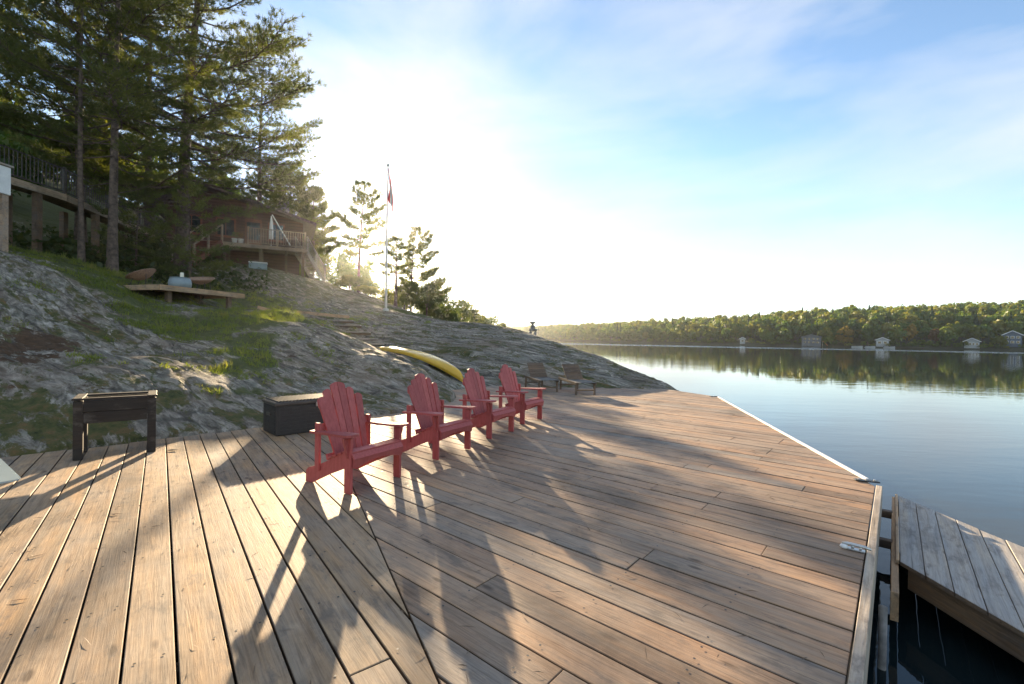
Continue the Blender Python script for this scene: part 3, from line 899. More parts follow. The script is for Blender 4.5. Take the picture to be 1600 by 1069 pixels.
# edge trim, fascias, joists
mid = lambda c: (dR[0] * -0.112 + nR[0] * c, dR[1] * -0.112 + nR[1] * c)
def bar(name, a, b, z0, z1, w, mat, parent):
    """an upright board between two ground points, local X along it"""
    a = Vector((a[0], a[1])); b = Vector((b[0], b[1])); d = b - a; L = d.length
    m_ = MB().box((0, 0, 0), (L, w, z1 - z0), 0, min(0.004, w * .2))
    o = m_.build(name, mat, parent)
    o.location = ((a.x + b.x) / 2, (a.y + b.y) / 2, (z0 + z1) / 2)
    o.rotation_euler = (0, 0, math.atan2(d.y, d.x))
    return o
bar('edge_board', mid(0.2), mid(6.14), -0.26, 0.004, 0.052, MAT['edge'], deck)
o2 = Vector((e2.y, -e2.x)) * 0.02
bar('edge_board', (E2a[0] + o2.x + .03, E2a[1] + o2.y + .02), (E2b[0] + o2.x, E2b[1] + o2.y), -0.26, 0.012, 0.035, MAT['white'], deck)
bar('edge_board', (far_pts[0][0] + .02, far_pts[0][1] + .02), (far_pts[1][0] + .02, far_pts[1][1] + .02), -0.26, -0.003, 0.04, MAT['edge'], deck)
for s in (-0.35, -1.25, -2.5, -3.7, -4.9):
    ce = min(8.5, 6.1 + (-0.3 - s) / 0.522)
    a = (dR[0] * s + nR[0] * 0.6, dR[1] * s + nR[1] * 0.6); b = (dR[0] * s + nR[0] * ce, dR[1] * s + nR[1] * ce)
    bar('joist', a, b, -0.28, -0.045, 0.05, MAT['joist'], deck)
for s in (1.2, 2.6, 4.0, 5.4):
    a = (dL[0] * s + nL[0] * -2.6, dL[1] * s + nL[1] * -2.6); b = (dL[0] * s + nL[0] * 1.2, dL[1] * s + nL[1] * 1.2)
    bar('joist', a, b, -0.26, -0.045, 0.05, MAT['joist'], deck)
for c in (1.6, 3.4, 5.4):
    q = (dR[0] * -0.25 + nR[0] * c, dR[1] * -0.25 + nR[1] * c)
    m_ = MB().tube([(0, 0, -2.6), (0, 0, -0.05)], 0.09, 10)
    o = m_.build('support_post', MAT['joist'], deck, True); o.location = (q[0], q[1], 0)

# corner irons and cleat
def small(name, loc, rz, label, cat, group=None):
    return empty(name, loc, rz, label, cat, group)
def bracket(loc, rz, label):
    e_ = small('corner_bracket', loc, rz, label, 'bracket', 'iron brackets on the deck corners')
    MB().box((0, 0, 0.008), (0.22, 0.07, 0.012), 0, 0.003).build('plate', MAT['black'], e_)
    m_ = MB()
    for x in (-0.07, 0.0, 0.07): m_.lathe([(0.013, 0), (0.013, 0.01), (0.006, 0.016)], (x, 0, 0.014), 8)
    m_.build('bolt', MAT['metal'], e_)
bracket((3.86, 4.91, 0), rad(-20), 'dark iron bracket on the deck corner facing the finger dock')
bracket((5.41, 12.14, 0), rad(10), 'dark iron bracket on the distant deck corner by the lake')
cl = empty('dock_cleat', (2.50, 3.26, 0.0), math.atan2(dR[1], dR[0]), 'small galvanised mooring cleat near the right edge of the deck', 'cleat')
MB().box((0.0, 0, 0.010), (0.10, 0.045, 0.012), 0, 0.003).build('base', MAT['metal'], cl)
MB().tube([(-0.085, 0, 0.034), (-0.05, 0, 0.042), (0.05, 0, 0.042), (0.085, 0, 0.034)], [0.008, 0.011, 0.011, 0.008], 8).build('horn', MAT['metal'], cl, True)
MB().tube([(-0.022, 0, 0.012), (-0.022, 0, 0.04)], 0.009, 8).tube([(0.022, 0, 0.012), (0.022, 0, 0.04)], 0.009, 8).build('stem', MAT['metal'], cl, True)
bl = MB().lathe([(0.004, 0), (0.022, 0.004), (0.027, 0.014), (0.02, 0.026), (0.004, 0.031)], (0, 0, 0), 12).build('deck_light', MAT['white'], None, True)
bl.location = (2.44, 3.30, 0.004); tag(bl, 'small round white cap beside the mooring cleat', 'deck light')
# a dry leaf on the left boards
lv = MB()
lv.add([(-.045, 0, .006), (-.02, .02, .012), (.01, .026, .008), (.05, .002, .014), (.015, -.022, .01), (-.02, -.018, .006), (0, 0, .016)],
       [(0, 6, 1), (1, 6, 2), (2, 6, 3), (3, 6, 4), (4, 6, 5), (5, 6, 0)])
lf = lv.build('fallen_leaf', plain('dead_leaf', (0.045, 0.025, 0.015), 0.8))
lf.location = (-4.27, 5.74, 0.004); lf.scale = (1.6, 1.6, 1.2); tag(lf, 'dark fallen leaf on a plank near the planter', 'leaf')

# ------------------------------------------------------------------ finger dock on the right
FD = -0.20
fdock = empty('finger_dock', (4.3, 5.07, FD), 0, 'grey wooden finger dock of diagonal planks beside the deck edge', 'dock')
A40 = rad(40.0); d40 = (math.sin(A40), math.cos(A40)); n40 = (math.cos(A40), -math.sin(A40))
xl, xr = 3.06, 4.33
def fpart(o):
    o.location = (o.location[0] - 4.3, o.location[1] - 5.07, o.location[2] - FD)
    return o
for k in range(0, 34):
    c0 = 0.066 + 0.1415 * k
    p = rect(d40, n40, -3, 9, c0 + 0.0025, c0 + 0.139)
    if area(p) < 0: p.reverse()
    j1, j2 = random.uniform(-.006, .006), random.uniform(-.006, .006)
    p = clip_poly(p, (xl + j1, 0), (1, 0)); p = clip_poly(p, (xr + j2, 0), (-1, 0))
    p = clip_poly(p, (0, -1.5), (0, 1))
    if len(p) < 3: continue
    o = board('plank', p, math.atan2(d40[1], d40[0]), MAT['dock'], fdock, FD, 0.032, 0.004)
    if o: fpart(o)
def q40(s, c): return (d40[0] * s + n40[0] * c, d40[1] * s + n40[1] * c)
fpart(bar('end_beam', q40(4.15, 0.036), q40(6.72, 0.036), FD - 0.24, FD - 0.035, 0.045, MAT['lumber'], fdock))
fpart(bar('end_trim', q40(4.68, 0.052), q40(6.70, 0.052), FD - 0.03, FD + 0.006, 0.022, MAT['lumber'], fdock))
fpart(bar('side_beam', (xl + .05, -1.5), (xl + .05, 3.50), FD - 0.20, FD - 0.034, 0.045, MAT['joist'], fdock))
fpart(bar('side_beam', (xr - .05, -1.5), (xr - .05, 5.0), FD - 0.20, FD - 0.034, 0.045, MAT['joist'], fdock))
for yy in (0.5, 2.2):
    fpart(bar('cross_beam', (xl + .08, yy), (xr - .08, yy), FD - 0.19, FD - 0.036, 0.045, MAT['joist'], fdock))
for c_, s_ in ((0, 6.1), (0, 5.2)):
    a = q40(s_, -0.10); b = q40(s_, 0.02)
    fpart(bar('hinge_arm', a, b, FD - 0.10, FD - 0.03, 0.07, MAT['joist'], fdock))
# float drums
for yy in (-0.5, 1.2, 2.6):
    m_ = MB().tube([(-0.45, 0, 0), (-0.42, 0, 0), (0.42, 0, 0), (0.45, 0, 0)], [0.14, 0.17, 0.17, 0.14], 14)
    o = m_.build('float_drum', MAT['box'], fdock, True); o.location = (3.7, yy, FD - 0.36); fpart(o)
pp = MB().tube([(0, 0, -2.6), (0, 0, -0.20)], 0.024, 10).build('reflection_pipe', MAT['stone'], None, True)
pp.location = (2.42, 2.92, 0); tag(pp, 'grey pipe added for a pale reflection in the water between deck and finger dock', 'pipe')  # upright pipe added in place of the dock's pale reflection on the water

# ------------------------------------------------------------------ adirondack chairs
def slat_T(origin, xdir, ydir):
    x = Vector(xdir).normalized(); y = Vector(ydir).normalized(); z = x.cross(y)
    m_ = Matrix((x, y, z)).transposed().to_4x4(); m_.translation = Vector(origin)
    return m_

def make_chair(loc, rz, label, gap_slat=False):
    t = empty('adirondack_chair', loc, rz, label, 'chair', 'red adirondack chairs in a row on the deck')
    # local: +Y is the way the sitter faces, origin between the front legs on the floor
    R = MAT['red']
    for s in (-1, 1):
        MB().box((s * 0.315, 0, 0.265), (0.026, 0.088, 0.53), 0, 0.003).build('front_leg', R, t)
        # side rail: long board from the rear foot to the front of the seat
        prof = [(0.055, 0.275), (0.05, 0.375), (-0.08, 0.385), (-0.32, 0.262), (-0.46, 0.20), (-0.62, 0.15), (-0.66, 0.115), (-0.665, 0.0), (-0.57, 0.0), (-0.30, 0.13)]
        T_ = slat_T((s * 0.2875 - 0.0125, 0, 0), (0, 1, 0), (0, 0, 1))
        MB().prism(prof, 0.0, 0.025, T_).build('side_rail', R, t)
        # rear upright
        MB().box((s * 0.315, -0.455, 0.385), (0.026, 0.06, 0.47), 0, 0.003).build('rear_post', R, t)
        # arm: curved outline, wide at the front
        out = [(0.105, 0.0), (0.10, 0.045), (0.07, 0.072), (0.0, 0.078), (-0.12, 0.066), (-0.26, 0.045), (-0.40, 0.034), (-0.535, 0.030),
               (-0.55, -0.03), (-0.40, -0.034), (-0.26, -0.05), (-0.12, -0.068), (0.0, -0.072), (0.07, -0.066), (0.098, -0.04)]
        poly = [(s * 0.325 + s * b_, a_) for a_, b_ in out]
        m_ = MB()
        n_ = len(poly)
        # gentle sweep: arm dips to the front
        zt = lambda y_: 0.545 + 0.02 * math.sin((y_ + 0.2) * 3.0)
        m_.add([(x_, y_, zt(y_) - 0.012) for x_, y_ in poly] + [(x_, y_, zt(y_) + 0.011) for x_, y_ in poly],
               [tuple(range(n_ - 1, -1, -1)), tuple(range(n_, 2 * n_))] + [(i, (i + 1) % n_, n_ + (i + 1) % n_, n_ + i) for i in range(n_)])
        m_.build('arm', R, t)
        # curved bracket under the arm
        br = [(0, 0.53), (s * 0.055, 0.53), (s * 0.05, 0.49), (s * 0.03, 0.44), (s * 0.02, 0.38), (0, 0.33)]
        MB().prism(br, -0.013, 0.013, slat_T((s * 0.328, 0.0, 0), (1, 0, 0), (0, 0, 1))).build('arm_bracket', R, t)
    # seat slats
    seat = [(0.065, 0.300, 80), (0.062, 0.352, 52), (0.018, 0.392, 12), (-0.058, 0.388, -14), (-0.134, 0.360, -21), (-0.210, 0.330, -21), (-0.282, 0.302, -21)]
    for i, (y_, z_, a_) in enumerate(seat):
        w_ = 0.060
        if i == 0:
            # scalloped front apron
            xs = np.linspace(-0.31, 0.31, 17)
            top = [(x_, 0.030) for x_ in xs]
            bot = [(x_, -0.05 + 0.045 * math.cos(min(1, abs(x_) / 0.27) * math.pi / 2) * (1 if abs(x_) < .27 else 0)) for x_ in xs[::-1]]
            MB().prism(bot[::-1] + top[::-1], -0.011, 0.011, slat_T((0, y_ + .004, z_), (1, 0, 0), (0, 0.15, 1))).build('seat_apron', R, t)
            continue
        o = MB().box((0, 0, 0), (0.635, w_, 0.021), 0, 0.003).build('seat_slat', R, t)
        o.location = (0, y_, z_); o.rotation_euler = (-rad(a_), 0, 0)
    # back slats: a fan of six
    lean = rad(19)
    up = Vector((0, -math.sin(lean), math.cos(lean)))
    b0 = Vector((0, -0.305, 0.20))
    hts = [0.70, 0.775, 0.83, 0.83, 0.775, 0.70]
    for i in range(6):
        f = (i - 2.5)
        xb = f * 0.0655; xt = f * 0.0925
        wb, wt = 0.030, 0.0435
        if gap_slat and i == 4: xt += 0.010; xb -= 0.004
        if gap_slat and i == 3: wt -= 0.002
        h = hts[i]
        inner = 1 if f < 0 else -1
        # rounded top, higher on the side towards the middle
        tl = [(-1, 0.93), (-0.9, 0.97), (-0.3, 0.995), (0.4, 1.0), (0.9, 0.985), (1, 0.95)]
        if i in (2, 3): tl = [(-1, 0.955), (-0.8, 0.985), (-0.2, 1.0), (0.5, 1.01), (1, 1.012)]
        if inner == -1: tl = [(-a_, b_) for a_, b_ in tl][::-1]
        pts = [(xb - wb, 0), (xb + wb, 0)]
        for a_, b_ in tl[::-1]:
            pts.append((xt + a_ * wt, h * b_ if b_ < 1.2 else h))
        # slight dish across the back
        T_ = slat_T(b0 + Vector((0, -0.012 * (1 - (f / 2.5) ** 2), 0)), (1, 0, 0), up)
        MB().prism(pts, -0.010, 0.010, T_).build('back_slat', R, t)
    # rails behind the back
    for h, w_, ln in ((0.10, 0.06, 0.55), (0.40, 0.07, 0.66), (0.62, 0.05, 0.50)):
        c_ = b0 + up * h + Vector((0, -math.cos(lean), -math.sin(lean))) * 0.033
        o = MB().box((0, 0, 0), (ln, 0.024, w_), 0, 0.003).build('back_rail', R, t)
        o.location = c_; o.rotation_euler = (lean, 0, 0)
    return t

CH_AZ = 121.0
def chair_at(lf, rf, az, label, gap=False):
    mx_ = (lf[0] + rf[0]) / 2; my_ = (lf[1] + rf[1]) / 2
    return make_chair((mx_, my_, 0.004), -rad(az), label, gap)
chair_at((-1.50, 4.26), (-1.22, 4.83), 121, 'red adirondack chair nearest the camera, in front of the dark storage box', True)
chair_at((-0.88, 5.53), (-0.60, 6.05), 122, 'red adirondack chair, second in the row counted from the storage box')
chair_at((-0.29, 6.69), (-0.02, 7.24), 121, 'red adirondack chair, third in the row, in front of the canoe end')
chair_at((0.23, 7.87), (0.50, 8.40), 122, 'red adirondack chair last in the row, nearest the sun loungers')

# ------------------------------------------------------------------ sun loungers
def make_lounger(loc, rz, label):
    t = empty('sun_lounger', loc, rz, label, 'sun lounger', 'wooden sun loungers at the far end of the deck')
    W_, L_ = 0.56, 1.55          # local +Y is towards the foot end, origin at foot end on the floor
    tk = MAT['teak']
    for s in (-1, 1):
        MB().beam((s * W_ / 2, 0.0, 0.30), (s * W_ / 2, -L_, 0.32), 0.032, 0.06).build('side_rail', tk, t)
        for y_ in (-0.09, -1.42):
            MB().beam((s * (W_ / 2 - .02), y_, 0.29), (s * (W_ / 2 - .02), y_ + (0.03 if y_ > -1 else -0.03), 0.0), 0.045, 0.045, (0, 1, 0)).build('leg', tk, t)
    MB().beam((-W_ / 2 + .03, -0.08, 0.12), (W_ / 2 - .03, -0.08, 0.12), 0.03, 0.04).build('stretcher', tk, t)
    MB().beam((-W_ / 2 + .03, -1.43, 0.14), (W_ / 2 - .03, -1.43, 0.14), 0.03, 0.04).build('stretcher', tk, t)
    for k in range(11):
        o = MB().box((0, 0, 0), (W_ - 0.03, 0.062, 0.016), 0, 0.003).build('seat_slat', MAT['cushion'], t)
        o.location = (0, -0.03 - k * 0.079, 0.328)
    an = rad(40)
    bd = Vector((0, -math.cos(an), math.sin(an)))
    b0 = Vector((0, -0.90, 0.33))
    for k in range(8):
        c_ = b0 + bd * (0.05 + k * 0.079)
        o = MB().box((0, 0, 0), (W_ - 0.06, 0.064, 0.016), 0, 0.003).build('back_slat', MAT['teak'], t)
        o.location = c_; o.rotation_euler = (-an, 0, 0)
    for s in (-1, 1):
        MB().beam(b0 + Vector((s * (W_ / 2 - .05), 0, -.016)), b0 + bd * 0.64 + Vector((s * (W_ / 2 - .05), 0, -.016)), 0.03, 0.03).build('back_frame', tk, t)
    MB().beam((-W_ / 2 + .06, -1.30, 0.33), b0 + bd * 0.5 + Vector((-W_ / 2 + .06, -0.02, 0)), 0.02, 0.02).build('back_prop', tk, t)
    return t
make_lounger((1.98, 12.02, 0.004), rad(11) + math.pi, 'slatted wooden sun lounger nearer the lake, back raised')
make_lounger((1.04, 12.55, 0.004), rad(14) + math.pi, 'slatted wooden sun lounger behind the last red chair, back raised')

# ------------------------------------------------------------------ storage box
bx = empty('storage_box', (-3.42, 6.62, 0.004), rad(45.0), 'dark resin deck storage box with a ribbed lid, behind the nearest red chair', 'storage box')
BW, BD, BH = 1.22, 0.58, 0.50
MB().box((BW / 2, BD / 2, BH / 2 - 0.03), (BW, BD, BH - 0.06), 0, 0.012).build('body', MAT['box'], bx)
for k in range(7):
    for yy in (-0.003, BD + 0.003):
        MB().box((BW / 2, yy, 0.06 + k * 0.055), (BW - 0.10, 0.008, 0.04), 0, 0.002).build('panel_rib', MAT['box'], bx)
    for xx in (-0.003, BW + 0.003):
        MB().box((xx, BD / 2, 0.06 + k * 0.055), (0.008, BD - 0.08, 0.04), 0, 0.002).build('panel_rib', MAT['box'], bx)
lid = MB().box((BW / 2, BD / 2, BH - 0.035), (BW + 0.04, BD + 0.04, 0.055), 0, 0.014).build('lid', MAT['boxlid'], bx)
for k in range(24):
    MB().box((0.045 + k * (BW - 0.09) / 23, BD / 2, BH + 0.0), (0.026, BD + 0.01, 0.022), 0, 0.007).build('lid_rib', MAT['boxlid'], lid)

for xx in (-0.012, BW + 0.012):
    MB().box((xx, BD / 2, 0.30), (0.022, 0.17, 0.045), 0, 0.008).build('handle', MAT['boxlid'], bx)
MB().box((BW / 2, -0.022, BH - 0.075), (0.09, 0.02, 0.07), 0, 0.006).build('latch', MAT['metal'], bx)
# ------------------------------------------------------------------ raised planter trough
pl = empty('planter_stand', (-4.90, 5.66, 0.004), rad(38), 'dark stained wooden trough on four legs at the left deck edge', 'planter')
PW, PD, PH = 0.74, 0.50, 0.70
def board_obj(name, c, size, mat, parent, bev=0.004):
    o = MB().box((0, 0, 0), size, 0, bev).build(name, mat, parent)
    o.location = c
    return o
for sx in (-1, 1):
    for sy in (-1, 1):
        board_obj('leg', (sx * (PW / 2 - .035), sy * (PD / 2 - .035), PH / 2 - .01), (0.085, 0.085, PH - .02), MAT['planter'], pl)
for sy in (-1, 1):
    for k in range(2):
        board_obj('side_board', (0, sy * (PD / 2 - .012), PH - 0.085 - k * 0.135), (PW - 0.16, 0.024, 0.131), MAT['planter'], pl)
for sx in (-1, 1):
    for k in range(2):
        board_obj('end_board', (sx * (PW / 2 - .012), 0, PH - 0.085 - k * 0.135), (0.024, PD - 0.16, 0.131), MAT['planter'], pl)
for sy in (-1, 1):
    board_obj('top_trim', (0, sy * (PD / 2 - .03), PH + 0.001), (PW + 0.04, 0.085, 0.024), MAT['planter'], pl)
for sx in (-1, 1):
    board_obj('top_trim', (sx * (PW / 2 - .03), 0, PH + 0.004), (0.09, PD + 0.04, 0.026), MAT['planter'], pl)
sv_, sf_ = [], []
soil = board_obj('soil', (0, 0, PH - 0.06), (PW - 0.1, PD - 0.1, 0.02), plain('soil', (0.05, 0.035, 0.025), 0.95, var=0.3, scale=30, bmp=0.8), pl)

# ------------------------------------------------------------------ glass-topped low table at the left
gt = empty('glass_table', (-4.13, 3.36, 0.0), rad(-35), 'low table with a pale glass top at the left edge of the deck', 'table')
m_ = MB(); pts = []
for cx_, cy_, a0 in ((0.42, 0.24, 0), (-0.42, 0.24, 90), (-0.42, -0.24, 180), (0.42, -0.24, 270)):
    for k in range(5):
        a_ = rad(a0 + k * 22.5); pts.append((cx_ + 0.05 * math.cos(a_), cy_ + 0.05 * math.sin(a_)))
m_.prism(pts, 0.40, 0.412).build('glass_top', MAT['glass'], gt)
for sx in (-1, 1):
    for sy in (-1, 1):
        MB().tube([(sx * .2 - .15, sy * .12, 0.398), (sx * .22 - .15, sy * .14, 0.004)], 0.012, 8).build('leg', MAT['metal'], gt, True)

# ------------------------------------------------------------------ things on the rock slope
# upturned yellow canoe on two log rests
def make_canoe():
    A = Vector((-5.35, 17.4, 0.0)); B = Vector((-1.45, 13.95, 0.0))
    d = (B - A); L = d.length
    t = empty('upturned_canoe', ((A.x + B.x) / 2, (A.y + B.y) / 2, 0.66), math.atan2(d.y, d.x),
              'long yellow canoe lying upside down on the rock behind the red chairs', 'canoe')
    N, K = 36, 11
    def station(u, shrink):
        b = (0.34 * (1 - abs(u) ** 2.6) + 0.012) * shrink
        dep = (0.12 + 0.14 * abs(u) ** 2) * (1 if abs(u) < 0.97 else 0.8) * shrink
        z0 = 0.22 - 0.37 * u * u - 0.10 * abs(u) ** 4
        x = u * L / 2 + (0.0 if abs(u) < 0.9 else 0)
        return x, b, dep, z0
    vs = []; fs = []
    for i in range(N + 1):
        u = -1 + 2 * i / N
        x, b, dep, z0 = station(u, 1)
        for k in range(K):
            a = math.pi * k / (K - 1)
            vs.append((x - math.copysign(0.10, u) * math.sin(a) * max(0, (abs(u) - 0.85) / 0.15), b * math.cos(a) * (1 if k in (0, K - 1) else 1.0), z0 + u * -0.31 + dep * math.sin(a) ** 0.75))
    for i in range(N):
        for k in range(K - 1):
            fs.append((i * K + k, i * K + k + 1, (i + 1) * K + k + 1, (i + 1) * K + k))
    m_ = MB().add(vs, fs)
    hull = m_.build('hull', MAT['canoe'], t, True)
    so = hull.modifiers.new('thick', 'SOLIDIFY'); so.thickness = 0.012; so.offset = 1
    for s in (0, K - 1):
        MB().tube([(vs[i * K + s][0], vs[i * K + s][1], vs[i * K + s][2] - 0.005) for i in range(0, N + 1, 2)], 0.014, 6).build('gunwale', MAT['canoe'], t, True)
    for u in (-0.3, 0.35):
        x, b, dep, z0 = station(u, 1)
        MB().box((x, 0, z0 - u * 0.31 + 0.03), (0.22, b * 1.9, 0.02), 0, 0.004).build('canoe_seat', MAT['canoe_in'], t)
    return t, L, d.normalized()
can, can_L, can_d = make_canoe()
for i, u in enumerate((-0.55, 0.45)):
    px = can.location.x + can_d.x * u * can_L / 2; py = can.location.y + can_d.y * u * can_L / 2
    top = 0.66 + 0.22 - 0.37 * u * u - 0.31 * u - 0.03
    g = tz(px, py)
    t = empty('canoe_rest', (px, py, g - 0.05), math.atan2(can_d.y, can_d.x), ['log trestle under the uphill end of the canoe', 'log trestle under the deck end of the canoe'][i], 'trestle', 'trestles under the canoe')
    h = max(0.12, top - g + 0.05)
    MB().tube([(0, -0.5, h - 0.05), (0, 0.5, h - 0.05)], 0.05, 8).build('cross_log', MAT['bark'], t, True)
    for s in (-1, 1):
        MB().tube([(0.06, s * 0.40, h - 0.06), (0.12, s * 0.46, -0.08)], 0.035, 7).build('leg', MAT['bark'], t, True)
        MB().tube([(-0.06, s * 0.40, h - 0.06), (-0.12, s * 0.46, -0.08)], 0.035, 7).build('leg', MAT['bark'], t, True)

# garden steps
st = empty('wooden_steps', (-6.6, 19.5, tz(-6.6, 19.5)), 0, 'short flight of wooden steps set into the rock above the canoe', 'steps')
for x_, y_, w_ in ((-5.75, 18.3, 1.2), (-6.2, 18.9, 1.2), (-6.7, 19.5, 1.2), (-7.25, 20.1, 1.1), (-7.8, 20.7, 1.1)):
    g = tz(x_, y_) + 0.10
    o = MB().box((0, 0, 0), (w_, 0.30, 0.05), 0, 0.006).build('tread', MAT['edge'], st)
    o.location = (x_ + 6.6, y_ - 19.5, g - st.location.z); o.rotation_euler = (rad(-3), 0, rad(4))
    o = MB().box((0, 0, 0), (w_, 0.045, 0.16), 0, 0.004).build('riser', MAT['joist'], st)
    o.location = (x_ + 6.6, y_ - 19.38, g - 0.107 - st.location.z); o.rotation_euler = (0, 0, rad(4))
for i, (a, b) in enumerate((((-10.4, 18.6), (-8.0, 19.3)), ((-9.9, 20.9), (-7.7, 21.5)))):
    za = tz(*a) + 0.08; zb = tz(*b) + 0.08
    t = MB().beam((0, 0, 0), (b[0] - a[0], b[1] - a[1], zb - za), 0.11, 0.14).build('edging_timber', MAT['lumber'])
    t.location = (a[0], a[1], za)
    tag(t, ['long edging timber along the lit grass below the cottage', 'long edging timber between the grass and the upper rock'][i], 'timber', 'edging timbers leading to the steps')

# flagpole and its limp flag
fpz = tz(-6.95, 25.0)
fp = empty('flagpole', (-6.95, 25.0, fpz), 0, 'tall white flagpole standing on the rock ridge', 'flagpole')
FH = 10.84 - fpz
MB().tube([(0, 0, -0.1), (0, 0, FH * .5), (0.02, 0, FH - 0.1)], [0.065, 0.055, 0.035], 12).build('pole', MAT['white'], fp, True)
MB().lathe([(0.01, 0), (0.06, 0.03), (0.085, 0.085), (0.06, 0.14), (0.01, 0.17)], (0.02, 0, FH - 0.1), 12).build('finial', MAT['metal'], fp, True)
MB().lathe([(0.16, -0.1), (0.16, 0.06), (0.09, 0.10)], (0, 0, 0), 14).build('foot_plate', MAT['metal'], fp, True)
MB().tube([(-0.075, 0, 1.0), (-0.06, 0, FH - 0.2)], 0.006, 5).build('halyard', MAT['white'], fp)
flag = empty('flag', (-6.88, 24.97, fpz + FH - 2.95), 0, 'limp red and white flag hanging from the flagpole', 'flag')
flag.scale = (1.3, 1.3, 1.32)
def flag_part(name, u0, u1, mat):
    nu, nv = 10, 14
    vs = []; fs = []
    for j in range(nv + 1):
        v = j / nv
        for i in range(nu + 1):
            u = u0 + (u1 - u0) * i / nu
            # cloth hangs in folds: the fly end has dropped below the hoist
            x = -0.02 + 0.34 * (u * 0.75 + 0.25 * (1 - abs(2 * v - 1))) * (0.35 + 0.65 * v) + 0.03 * math.sin(u * 9 + v * 3)
            y = 0.075 * math.sin(u * 15 + v * 2.0) * (0.4 + 0.6 * v)
            z = 2.10 - v * 1.15 - u * 0.95 * (0.55 + 0.45 * v)
            vs.append((x, y, z))
    for j in range(nv):
        for i in range(nu):
            b = j * (nu + 1) + i
            fs.append((b, b + 1, b + nu + 2, b + nu + 1))
    return MB().add(vs, fs).build(name, mat, flag, True)
flag_part('red_band', 0.0, 0.36, MAT['flagred'])
flag_part('white_band', 0.36, 0.62, MAT['flagwhite'])
flag_part('red_band', 0.62, 1.0, MAT['flagred'])

# stacked stone figure
ig = tz(1.05, 23.2)
ink = empty('stone_figure', (1.05, 23.2, ig - 0.03), 0, 'small stacked stone figure on the crest of the rock', 'stone figure')
def rock_lump(name, c, size, seed, parent, mat=MAT['stone']):
    bm = bmesh.new()
    bmesh.ops.create_icosphere(bm, subdivisions=2, radius=1.0)
    r_ = random.Random(seed)
    k = [r_.uniform(-1, 1) for _ in range(9)]
    for v in bm.verts:
        p = v.co
        f = 1 + 0.13 * math.sin(p.x * 3 + k[0] * 5) * math.cos(p.y * 2.7 + k[1] * 5) + 0.1 * math.sin(p.z * 4 + k[2] * 4 + p.x * 2)
        q = Vector((math.copysign(abs(p.x) ** 0.65, p.x), math.copysign(abs(p.y) ** 0.65, p.y), math.copysign(abs(p.z) ** 0.6, p.z))) * f
        v.co = Vector((q.x * size[0], q.y * size[1], q.z * size[2]))
    me = bpy.data.meshes.new(name); bm.to_mesh(me); bm.free()
    o = link_mesh(name, me, mat, parent); o.location = c
    return o
rock_lump('leg_stone', (-0.12, 0, 0.12), (0.075, 0.08, 0.13), 1, ink)
rock_lump('leg_stone', (0.13, 0, 0.11), (0.075, 0.08, 0.13), 2, ink)
rock_lump('body_stone', (0.02, 0, 0.31), (0.21, 0.11, 0.07), 3, ink)
rock_lump('body_stone', (0.0, 0, 0.46), (0.13, 0.1, 0.09), 4, ink)
rock_lump('neck_stone', (-0.01, 0, 0.58), (0.06, 0.06, 0.04), 5, ink)
rock_lump('head_stone', (-0.03, 0, 0.68), (0.15, 0.1, 0.065), 6, ink)

# small platform with two wicker chairs and a drum table
PZ = 3.08
pa = Vector((-11.62, 15.0)); pdir = Vector((0.28, 0.96)); pside = Vector((-0.96, 0.28))
plat = empty('wooden_platform', (pa.x, pa.y, PZ), math.atan2(pdir.y, pdir.x), 'small wooden sitting platform above the grass', 'platform')
PLn, PWd = 3.25, 2.2
for k in range(16):
    o = MB().box((0, 0, 0), (PLn, 0.131, 0.035), 0, 0.004).build('plank', MAT['lumber'], plat)
    o.location = (PLn / 2, 0.07 + k * 0.138, -0.018)
for (c, s) in (((PLn / 2, -0.02, -0.10), (PLn + 0.06, 0.04, 0.17)), ((PLn / 2, PWd + 0.03, -0.10), (PLn + .06, 0.04, 0.17)), ((-0.025, PWd / 2, -0.10), (0.04, PWd, 0.165)), ((PLn + 0.025, PWd / 2, -0.10), (0.04, PWd, 0.165))):
    L_ = max(s[0], s[1])
    o = MB().box((0, 0, 0), (L_, 0.04, s[2]), 0, 0.004).build('fascia_board', MAT['lumber'], plat)
    o.location = c
    if s[1] > s[0]: o.rotation_euler = (0, 0, math.pi / 2)
for x_ in (0.5, PLn - 0.4):
    for y_ in (0.3, PWd - 0.3):
        w = pa + pdir * x_ + pside * y_
        g = min(tz(w.x, w.y) - 0.1 - PZ, -0.3)
        MB().box((x_, y_, (g - 0.05) / 2 - 0.02), (0.14, 0.14, -(g + 0.05)), 0, 0.004).build('post', MAT['joist'], plat)
